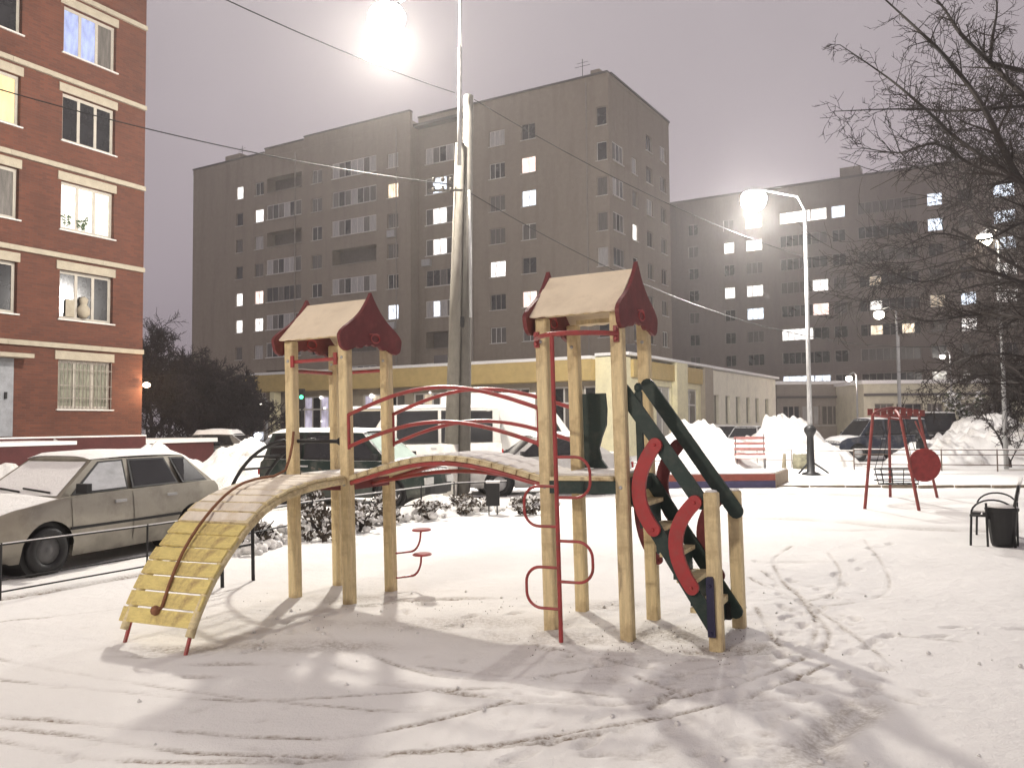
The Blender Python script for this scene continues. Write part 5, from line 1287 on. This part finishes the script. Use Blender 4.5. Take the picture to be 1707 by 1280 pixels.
# ------------------------------------------------------------ bench and bin at the right edge
bo = G(1618, 910); bn = empty('park_bench', tuple(bo), R(-32), 'iron park bench with curved armrests behind the black bin', 'bench')
for j, yy in enumerate((0, 1.35)):
    mb = MB(); mb.tube([(0, yy, -.05), (.02, yy, .44)], .016, 7); mb.tube([(.55, yy, -.05), (.52, yy, .44), (.60, yy, .86)], .018, 7)
    mb.tube([(.02, yy, .44)] + [(.02 + .27 * (1 - math.cos(t)), yy, .46 + .20 * math.sin(t)) for t in np.linspace(.2, 2.8, 12)], .013, 7)
    mb.box((0, yy - .02, .42), (.54, yy + .02, .45)); mb.build('side_frame', BLK, bn, True)
for i in range(4):
    mb = MB(); mb.box((.03 + i * .13, -.04, .455), (.03 + i * .13 + .105, 1.39, .48)); mb.build('seat_slat', BLK, bn)
for i in range(3):
    mb = MB(); mb.box((.548 + i * .022, -.04, .55 + i * .12), (.572 + i * .022, 1.39, .64 + i * .12)); mb.build('back_slat', BLK, bn)
mb = MB(); mb.box((.04, .02, .481), (.52, 1.37, .50)); mb.box((.60, .0, .882), (.64, 1.35, .92)); mb.build('snow_layer', SNOW, bn)
bi = G(1672, 912); bin_ = empty('litter_bin', tuple(bi), R(8), 'battered black litter bin in front of the iron bench', 'litter bin')
mb = MB(); mb.lathe([(.135, .02), (.15, .06), (.20, .50), (.215, .52), (.215, .545), (.185, .55), (.17, .30), (.12, .06)], (0, 0, 0), 16); bd = mb.build('body', BLK, bin_)
mb = MB(); mb.tube([(-.23, 0, 0), (-.24, 0, .62)], .015, 6); mb.tube([(.23, 0, 0), (.24, 0, .62)], .015, 6); mb.box((-.24, -.01, .40), (-.19, .01, .43)); mb.box((.19, -.01, .40), (.24, .01, .43)); mb.build('stand', BLK, bin_)
mb = MB(); mb.lathe([(.02, 0), (.21, .01), (.15, .05), (.02, .06)], (0, 0, .55), 14); mb.build('snow_cap', SNOW, bin_, True)
b5 = G(822, 858); lb = empty('litter_bin', tuple(b5), 0, 'small square black litter bin by the fence behind the bridge', 'litter bin')
mb = MB(); mb.box((-.13, -.12, .18), (.13, .12, .62)); mb.build('body', BLK, lb); mb = MB(); mb.tube([(-.08, 0, 0), (-.08, 0, .2)], .015, 6); mb.tube([(.08, 0, 0), (.08, 0, .2)], .015, 6); mb.build('leg', BLK, lb)
mb = MB(); mb.box((-.135, -.125, .622), (.135, .125, .66)); mb.build('snow_cap', SNOW, lb)
# sandbox
sbo = G(1292, 813); sbx = empty('sandbox', tuple(sbo), R(2), 'low sandbox edged in red and blue boards, filled with snow', 'sandbox')
SBR = mat('sandbox_red', (.24, .06, .04), .6, .2, 6); SBB = mat('sandbox_blue', (.05, .045, .11), .6, .2, 6); SBE = mat('sandbox_end', (.28, .22, .16), .8, .3, 9)
for (x0_, y0_, x1_, y1_, mu, ml) in ((-2.9, -.04, 0, 0, SBR, SBB), (-2.9, 2.0, 1.1, 2.04, SBR, SBB)):
    for z0_, z1_, m in ((.20, .37, mu), (0, .195, ml)):
        mb = MB(); mb.box((x0_, y0_, z0_), (x1_, y1_, z1_)); mb.build('board', m, sbx)
mb = MB(); mb.prism([(0.004, -.04), (1.1, 2.0), (1.06, 2.0), (-.036, -.0)], 0, .37, lambda a, b, t: (a, b, t)); mb.build('board', SBE, sbx)
mb = MB(); mb.prism([(-2.88, -.0), (-.04, .0), (1.05, 1.99), (-2.88, 1.99)], .05, .40, lambda a, b, t: (a, b, t)); mb.build('snow_fill', SNOW, sbx)
# small red-and-white snowy bench with back slats
o = G(1252, 783); rb = empty('red_bench', tuple(o), R(-10), 'snow-loaded red bench between the two tall snow heaps', 'bench')
for i in range(4): mb = MB(); mb.box((-.55, .28 + i * .03, .50 + i * .20), (.55, .31 + i * .03, .60 + i * .20)); mb.build('back_slat', mat('faded_red', (.26, .11, .10), .7, .3, 9, snow=.9), rb)
for i in range(3): mb = MB(); mb.box((-.55, -.15 + i * .14, .40), (.55, -.03 + i * .14, .43)); mb.build('seat_slat', MATS['faded_red'], rb)
for x in (-.5, .5): mb = MB(); mb.tube([(x, -.12, 0), (x, -.12, .4)], .02, 6); mb.tube([(x, .27, 0), (x, .3, .45), (x, .40, 1.3)], .02, 6); mb.build('leg', BLK, rb)
mb = MB(); mb.box((-.53, -.14, .432), (.53, .26, .52)); mb.build('snow_layer', SNOW, rb)
# tyre stump, marker stick, covered post near the far fence
o = G(1336, 781); tg = empty('tree_stump', tuple(o), 0, 'mottled stump just left of the far street lamp', 'stump'); mb = MB(); mb.lathe([(.30, 0), (.32, .2), (.30, .5), (.24, .62), (.02, .64)], (0, 0, 0), 14); mb.build('trunk', mat('stump_bark', (.20, .19, .13), .9, .5, 7, .4, 20, snow=.6), tg, True)
o = G(1307, 781); tg = empty('wooden_stake', tuple(o), 0, 'short wooden stake at the far fence before the snow heaps', 'stake'); mb = MB(); mb.tube([(0, 0, 0), (.02, 0, .55)], [.09, .05], 7); mb.build('stake_body', mat('stake_wood', (.22, .19, .13), .9, .3, 7), tg)
o = G(1536, 776); tg = empty('post_box', tuple(o), 0, 'small black post between the swing legs and the parked vans', 'post'); mb = MB(); mb.cpost(0, 0, 0, .95, .13); mb.lathe([(.10, 0), (.19, .1), (.19, .22), (.06, .32)], (0, 0, .95), 12); mb.build('post_body', BLK, tg)

# ------------------------------------------------------------ trees
def tree(name, loc, h, seed, label, spread=1., levels=5, trunk=.16, lean=(0, 0), first=.25, dens=1., m=None, group=None, droop=0., frost=False, tw=.006, bend=.16, nb=(3, 5), rot=None, limbs=None):
    rnd = random.Random(seed); root = empty(name, loc, 0, label, 'tree' if h > 3 else 'shrub', group); tb, cb = MB(), MB(); cnt = [0]
    def grow(p, d, L, r, lv):
        n = 6 if lv <= 1 else (4 if lv <= 3 else 3); pts = [p]; rs = [r]; q = p.copy(); dd = d.copy()
        for i in range(n):
            dd = (dd + Vector((rnd.gauss(0, bend), rnd.gauss(0, bend), rnd.gauss(0, bend * .7) + (.05 if lv < 3 else -droop)))).normalized()
            q = q + dd * (L / n); pts.append(q.copy()); rs.append(max(tw * .6, r * (1 - .62 * (i + 1) / n)))
        (tb if lv == 0 else cb).tube(pts, rs, 8 if lv == 0 else (5 if lv < 3 else 3), cap=False)
        if lv >= levels: return
        k = rnd.randint(*nb) + (2 if lv in (0, 3) else 0); k = max(2, int(k * dens))
        for j in range(k):
            t = first + (1 - first) * (j + rnd.random()) / k if lv == 0 else .2 + .8 * (j + rnd.random()) / k
            t = min(t, .99); f = t * n; i = int(f); a = pts[i].lerp(pts[min(i + 1, n)], f - i); rr = lerp(rs[i], rs[min(i + 1, n)], f - i)
            base = (pts[min(i + 1, n)] - pts[i]).normalized(); sd = base.orthogonal().normalized(); sd.rotate(Matrix.Rotation(rnd.uniform(0, 6.28), 3, base))
            an = rnd.uniform(.45, 1.0); nd = (base * math.cos(an) + sd * math.sin(an) * spread).normalized()
            grow(a, nd, L * rnd.uniform(.42, .68) * (1.15 - .35 * t if lv == 0 else 1), max(tw, rr * rnd.uniform(.42, .62)), lv + 1)
    for li, (yd, r0, pp) in enumerate(limbs or ()):
        pts = [P(x, y, yd + .5 * math.sin(li * 2.1 + k * .6)) - Vector(loc) for k, (x, y) in enumerate(smooth_px(pp, 5))]; n_ = len(pts) - 1
        rs = [max(tw, r0 * (1 - .85 * i / n_)) for i in range(n_ + 1)]; cb.tube(pts, rs, 6, cap=False)
        for i in range(1, n_ + 1):
            for q in range(1 if i % 2 else 2):
                base = (pts[i] - pts[i - 1]).normalized(); sd = base.orthogonal().normalized(); sd.rotate(Matrix.Rotation(rnd.uniform(0, 6.28), 3, base)); an = rnd.uniform(.35, .85)
                grow(pts[i], (base * math.cos(an) + sd * math.sin(an)).normalized(), rnd.uniform(.25, .62) * (1.1 - .5 * i / n_), max(tw, rs[i] * .5), levels - 2)
    if limbs:
        tb.tube([(0, 0, -.1), (.05, 0, 1.5), (-.05, .05, 3), (.1, 0, h)], [trunk, trunk * .85, trunk * .7, trunk * .4], 10)
        for yd, r0, pp in limbs:
            e_ = P(*pp[0], yd) - Vector(loc); z_ = max(1.0, min(h - .2, e_.z - 1.0)); a_ = Vector((0, 0, z_)); cb.tube([a_, a_.lerp(e_, .5) + Vector((0, 0, .15)), e_], [r0 * 1.5, r0 * 1.2, r0], 6, cap=False)
    else: grow(Vector((0, 0, -.1)), Vector((lean[0], lean[1], 1)).normalized(), h, trunk, 0)
    tb.build('trunk', m or BARK, root, True); cb.build('crown', m or BARK, root); return root
BARKD = mat('dark_bark', (.035, .026, .03), .9, .25, 12)
tree('bare_tree', (9.9, 11.8, 0), 6.0, 14, 'large bare tree reaching in from the right edge above the bench', 1.1, 5, .20, (.12, 0), .5, .7, tw=.0045, bend=.11, limbs=[
    (10.8, .055, [(1800, 430), (1700, 300), (1640, 180), (1580, 100), (1530, 50), (1465, -10)]),
    (11.6, .05, [(1790, 230), (1707, 160), (1650, 105), (1600, 55), (1570, 10), (1530, -30)]),
    (11.0, .035, [(1700, 300), (1600, 235), (1540, 180), (1480, 130), (1400, 75)]),
    (11.3, .03, [(1790, 175), (1700, 178), (1600, 185), (1500, 182), (1390, 186)]),
    (12.0, .03, [(1650, 105), (1655, 60), (1662, 10), (1650, -40)]),
    (10.6, .03, [(1690, 300), (1620, 275), (1560, 240), (1500, 255), (1430, 245)]),
    (12.2, .035, [(1800, 520), (1700, 470), (1620, 450), (1540, 470), (1480, 450)]),
    (12.6, .035, [(1800, 560), (1707, 530), (1620, 525), (1540, 535), (1460, 500)]),
    (11.8, .03, [(1800, 640), (1720, 600), (1650, 590), (1580, 610), (1530, 650)]),
    (12.4, .03, [(1800, 350), (1707, 370), (1640, 400), (1560, 390), (1490, 420)]),
    (11.5, .025, [(1760, 620), (1700, 640), (1650, 625), (1590, 640), (1560, 670)])])
tree('bare_tree', (14.2, 17.0, 0), 7.6, 25, 'tall bare tree behind the bench at the right edge', 1.15, 5, .2, (-.06, 0), .2, 1.3, tw=.009)
tree('bare_tree', (16.6, 22.5, 0), 7.0, 8, 'bare tree whose crown screens the dark block windows', 1.2, 5, .2, (-.06, 0), .2, 1.45, tw=.011)
tree('bare_tree', (18.2, 27.5, 0), 6.5, 31, 'low spreading bare tree over the broad snow heap', 1.3, 5, .16, (-.1, 0), .2, 1.3, tw=.009, droop=.05)
tree('bare_shrub', tuple(P(1682, 700, 31).xy) + (0,), 2.0, 5, 'small forked bare shrub standing in the broad snow heap', 1., 4, .06, (0, 0), .1, 1.0, tw=.012)
tree('bare_shrub', tuple(P(1655, 700, 40).xy) + (.4,), 3.2, 6, 'twiggy dark shrub before the cream low building', 1.2, 5, .08, (0, 0), .1, 1.3, tw=.016)
for i, (px, Yd, h, sd) in enumerate(((250, 46, 7.5, 1), (282, 52, 8.6, 2), (310, 45, 6.6, 3), (338, 50, 6.0, 4), (368, 46, 5.4, 5), (398, 50, 5.2, 6), (425, 47, 4.4, 7), (262, 40, 5.2, 8))):
    p = P(px, 700, Yd)
    tree('dark_tree', (p.x, Yd, 0), h * .62, 40 + sd, ['tallest dark bare tree beside the brick corner', 'dark tree just right of the brick corner', 'dark twiggy tree below the far end of the long block', 'dark tree before the lowest left windows of the long block',
         'dark tree left of the annexe canopy', 'dark tree at the end of the annexe canopy', 'small dark tree under the annexe canopy end', 'short dark tree nearest the basement entry'][i], 1.2, 5, .13, (0, 0), .12, 1.35, BARKD, 'dark trees beyond the brick building', tw=.02)
# evergreen-ish bush with leaf clumps beside the low building
def bush(name, loc, r, h, label, m, seed, n=900, leaf=.05, group=None, snowy=True):
    rnd = random.Random(seed); root = empty(name, loc, 0, label, 'shrub', group); mb = MB(); sb = MB(); st = MB()
    for i in range(9):
        a = rnd.uniform(0, 6.28); st.tube([(0, 0, 0), (r * .4 * math.cos(a), r * .4 * math.sin(a), h * .5), (r * .8 * math.cos(a), r * .8 * math.sin(a), h * rnd.uniform(.6, 1))], [.02, .012, .006], 4)
    cl = [(rnd.gauss(0, r * .45), rnd.gauss(0, r * .45), rnd.uniform(.15, 1) * h) for _ in range(14)]
    for i in range(n):
        c_ = rnd.choice(cl); p = Vector((c_[0] + rnd.gauss(0, r * .16), c_[1] + rnd.gauss(0, r * .16), max(.03, c_[2] + rnd.gauss(0, h * .10))))
        a = Vector((rnd.gauss(0, 1), rnd.gauss(0, 1), rnd.gauss(0, 1))).normalized() * leaf; b = a.orthogonal().normalized() * leaf * .6
        (sb if snowy and rnd.random() < .4 and p.z > h * .3 else mb).add([p - a, p + b, p + a, p - b], [(0, 1, 2, 3)])
    st.build('stems', BARK, root); mb.build('foliage', m, root)
    if sb.v: sb.build('snow_clumps', SNOW, root)
    return root
LEAF = mat('dull_leaf', (.05, .06, .03), .8, .4, 9)
bush('evergreen_bush', tuple(P(1600, 700, 45).xy) + (0.3,), 1.6, 2.6, 'snow-flecked green bush before the cream low building', LEAF, 4, 1600, .12)
DRY = mat('dry_twig', (.07, .055, .04), .9, .4, 9)
for i, (px, py, r, h) in enumerate(((425, 903, .35, .4), (515, 876, .30, .85), (540, 895, .42, .5), (600, 880, .3, .4), (640, 868, .35, .5), (775, 850, .4, .4), (715, 860, .3, .3), (875, 852, .3, .3))):
    o = G(px, py + 6)
    bush('dry_shrub', tuple(o), r, h, ['dry snowy shrub in the shade right of the arched ladder', 'tall snow-lumped shrub left of the front left tower post', 'dark dry shrub between the left tower posts', 'low snowy shrub behind the left tower', 'snowy shrub before the dark green car',
         'snowy shrub at the foot of the grey pole', 'small snowy shrub before the pale pole', 'snow-dusted shrub right of the square bin'][i], DRY, 60 + i, 420, .045, 'snowy shrubs along the low fence')
# lumps of cleared snow along the fence: nobody could count them
mb = MB(); rnd = random.Random(9)
def lump(x, y, z, r):
    vs = []; fs = []; n = 7
    for i in range(5):
        for k in range(n):
            a = 2 * math.pi * k / n + i; ph = math.pi * (i + .5) / 5; rr = r * rnd.uniform(.8, 1.15); vs.append((x + rr * math.sin(ph) * math.cos(a), y + rr * math.sin(ph) * math.sin(a), z + rr * .75 * math.cos(ph)))
    for i in range(4):
        for k in range(n): fs.append((i * n + k, i * n + (k + 1) % n, i * n + n + (k + 1) % n, i * n + n + k))
    fs += [tuple(range(n)), tuple(range(5 * n - 1, 4 * n - 1, -1))]; mb.add(vs, fs)
path = [(395, 922), (470, 905), (520, 892), (600, 878), (680, 865), (757, 852), (850, 846), (930, 838)]
for i in range(330):
    t = rnd.random() * (len(path) - 1); k = int(t); px = lerp(path[k][0], path[k + 1][0], t - k); py = lerp(path[k][1], path[k + 1][1], t - k) + rnd.gauss(0, 5)
    o = G(px, py); r = rnd.uniform(.03, .11); lump(o.x, o.y, r * .3 + rnd.random() ** 3 * .18, r)
for i in range(90):
    x_ = rnd.uniform(-2.5, 4); y_ = rnd.uniform(3.6, 9); r = rnd.uniform(.006, .02); lump(x_, y_, gz(x_, y_) + r * .4, r)
o = mb.build('snow_clods', SNOW, None, True); tag(o, 'broken clods of cleared snow heaped along the low fence', 'snow', None, 'stuff')
mb = MB()
for i in range(260):
    x_, y_ = (rnd.gauss(1.3, .6), rnd.gauss(6.9, .5)) if i % 3 else (rnd.gauss(-.9, 1.1), rnd.gauss(8.0, .4)); r = rnd.uniform(.002, .006)
    if y_ > 3.5: lump(x_, y_, gz(x_, y_) + r * .3, r)
o = mb.build('grit', mat('grit_brown', (.12, .09, .065), .9, .4, 20), None, True); tag(o, 'dark grit and crumbs of soil on the trodden snow', 'grit', None, 'stuff')

# ------------------------------------------------------------ the lights the lamps give
h1 = Vector((base.x, YP, 0)) + lh_
pt_light(tuple(h1 - Vector((0, .0, .85))), 8800, (1, .93, .82), .3, 'street_lamp_bulb')
h2 = b2p + hd
pt_light(tuple(h2 - Vector((0, 0, .82))), 6500, (1, .95, .88), .25, 'street_lamp_bulb')
# street lamp standing behind the photographer
q = empty('street_lamp', (-14.0, -6.5, 0), 0, 'street lamp behind the viewpoint, out of frame', 'street lamp', 'street lamps')
mb = MB(); mb.tube([(0, 0, 0), (0, 0, 9.6), (.5, 0, 10.0), (1.6, 0, 10.0)], [.1, .07, .045, .04], 8); mb.build('mast', STEEL, q, True); lamp_head(q, (1.6, 0, 9.85), .3, (1, .92, .8), 60)
pt_light((1.6, 0, 9.4), 9000, (1, .88, .74), .45, 'street_lamp_bulb', q)

# ------------------------------------------------------------ haze volume added for the lens glow round the lamps
mb = MB(); mb.box((-330, -75, -1), (330, 430, 33)); hz = mb.build('haze', None, None)
hm = bpy.data.materials.new('haze'); hm.use_nodes = True; n = hm.node_tree.nodes; n.remove(n['Principled BSDF']); v = n.new('ShaderNodeVolumePrincipled')
v.inputs['Color'].default_value = (.9, .87, .86, 1); v.inputs['Density'].default_value = .0017; v.inputs['Anisotropy'].default_value = .7
hm.node_tree.links.new(v.outputs[0], n['Material Output'].inputs['Volume']); hz.data.materials.append(hm); tag(hz, 'thin haze volume added to give the lens glow round the lamps', 'haze', None, 'stuff')
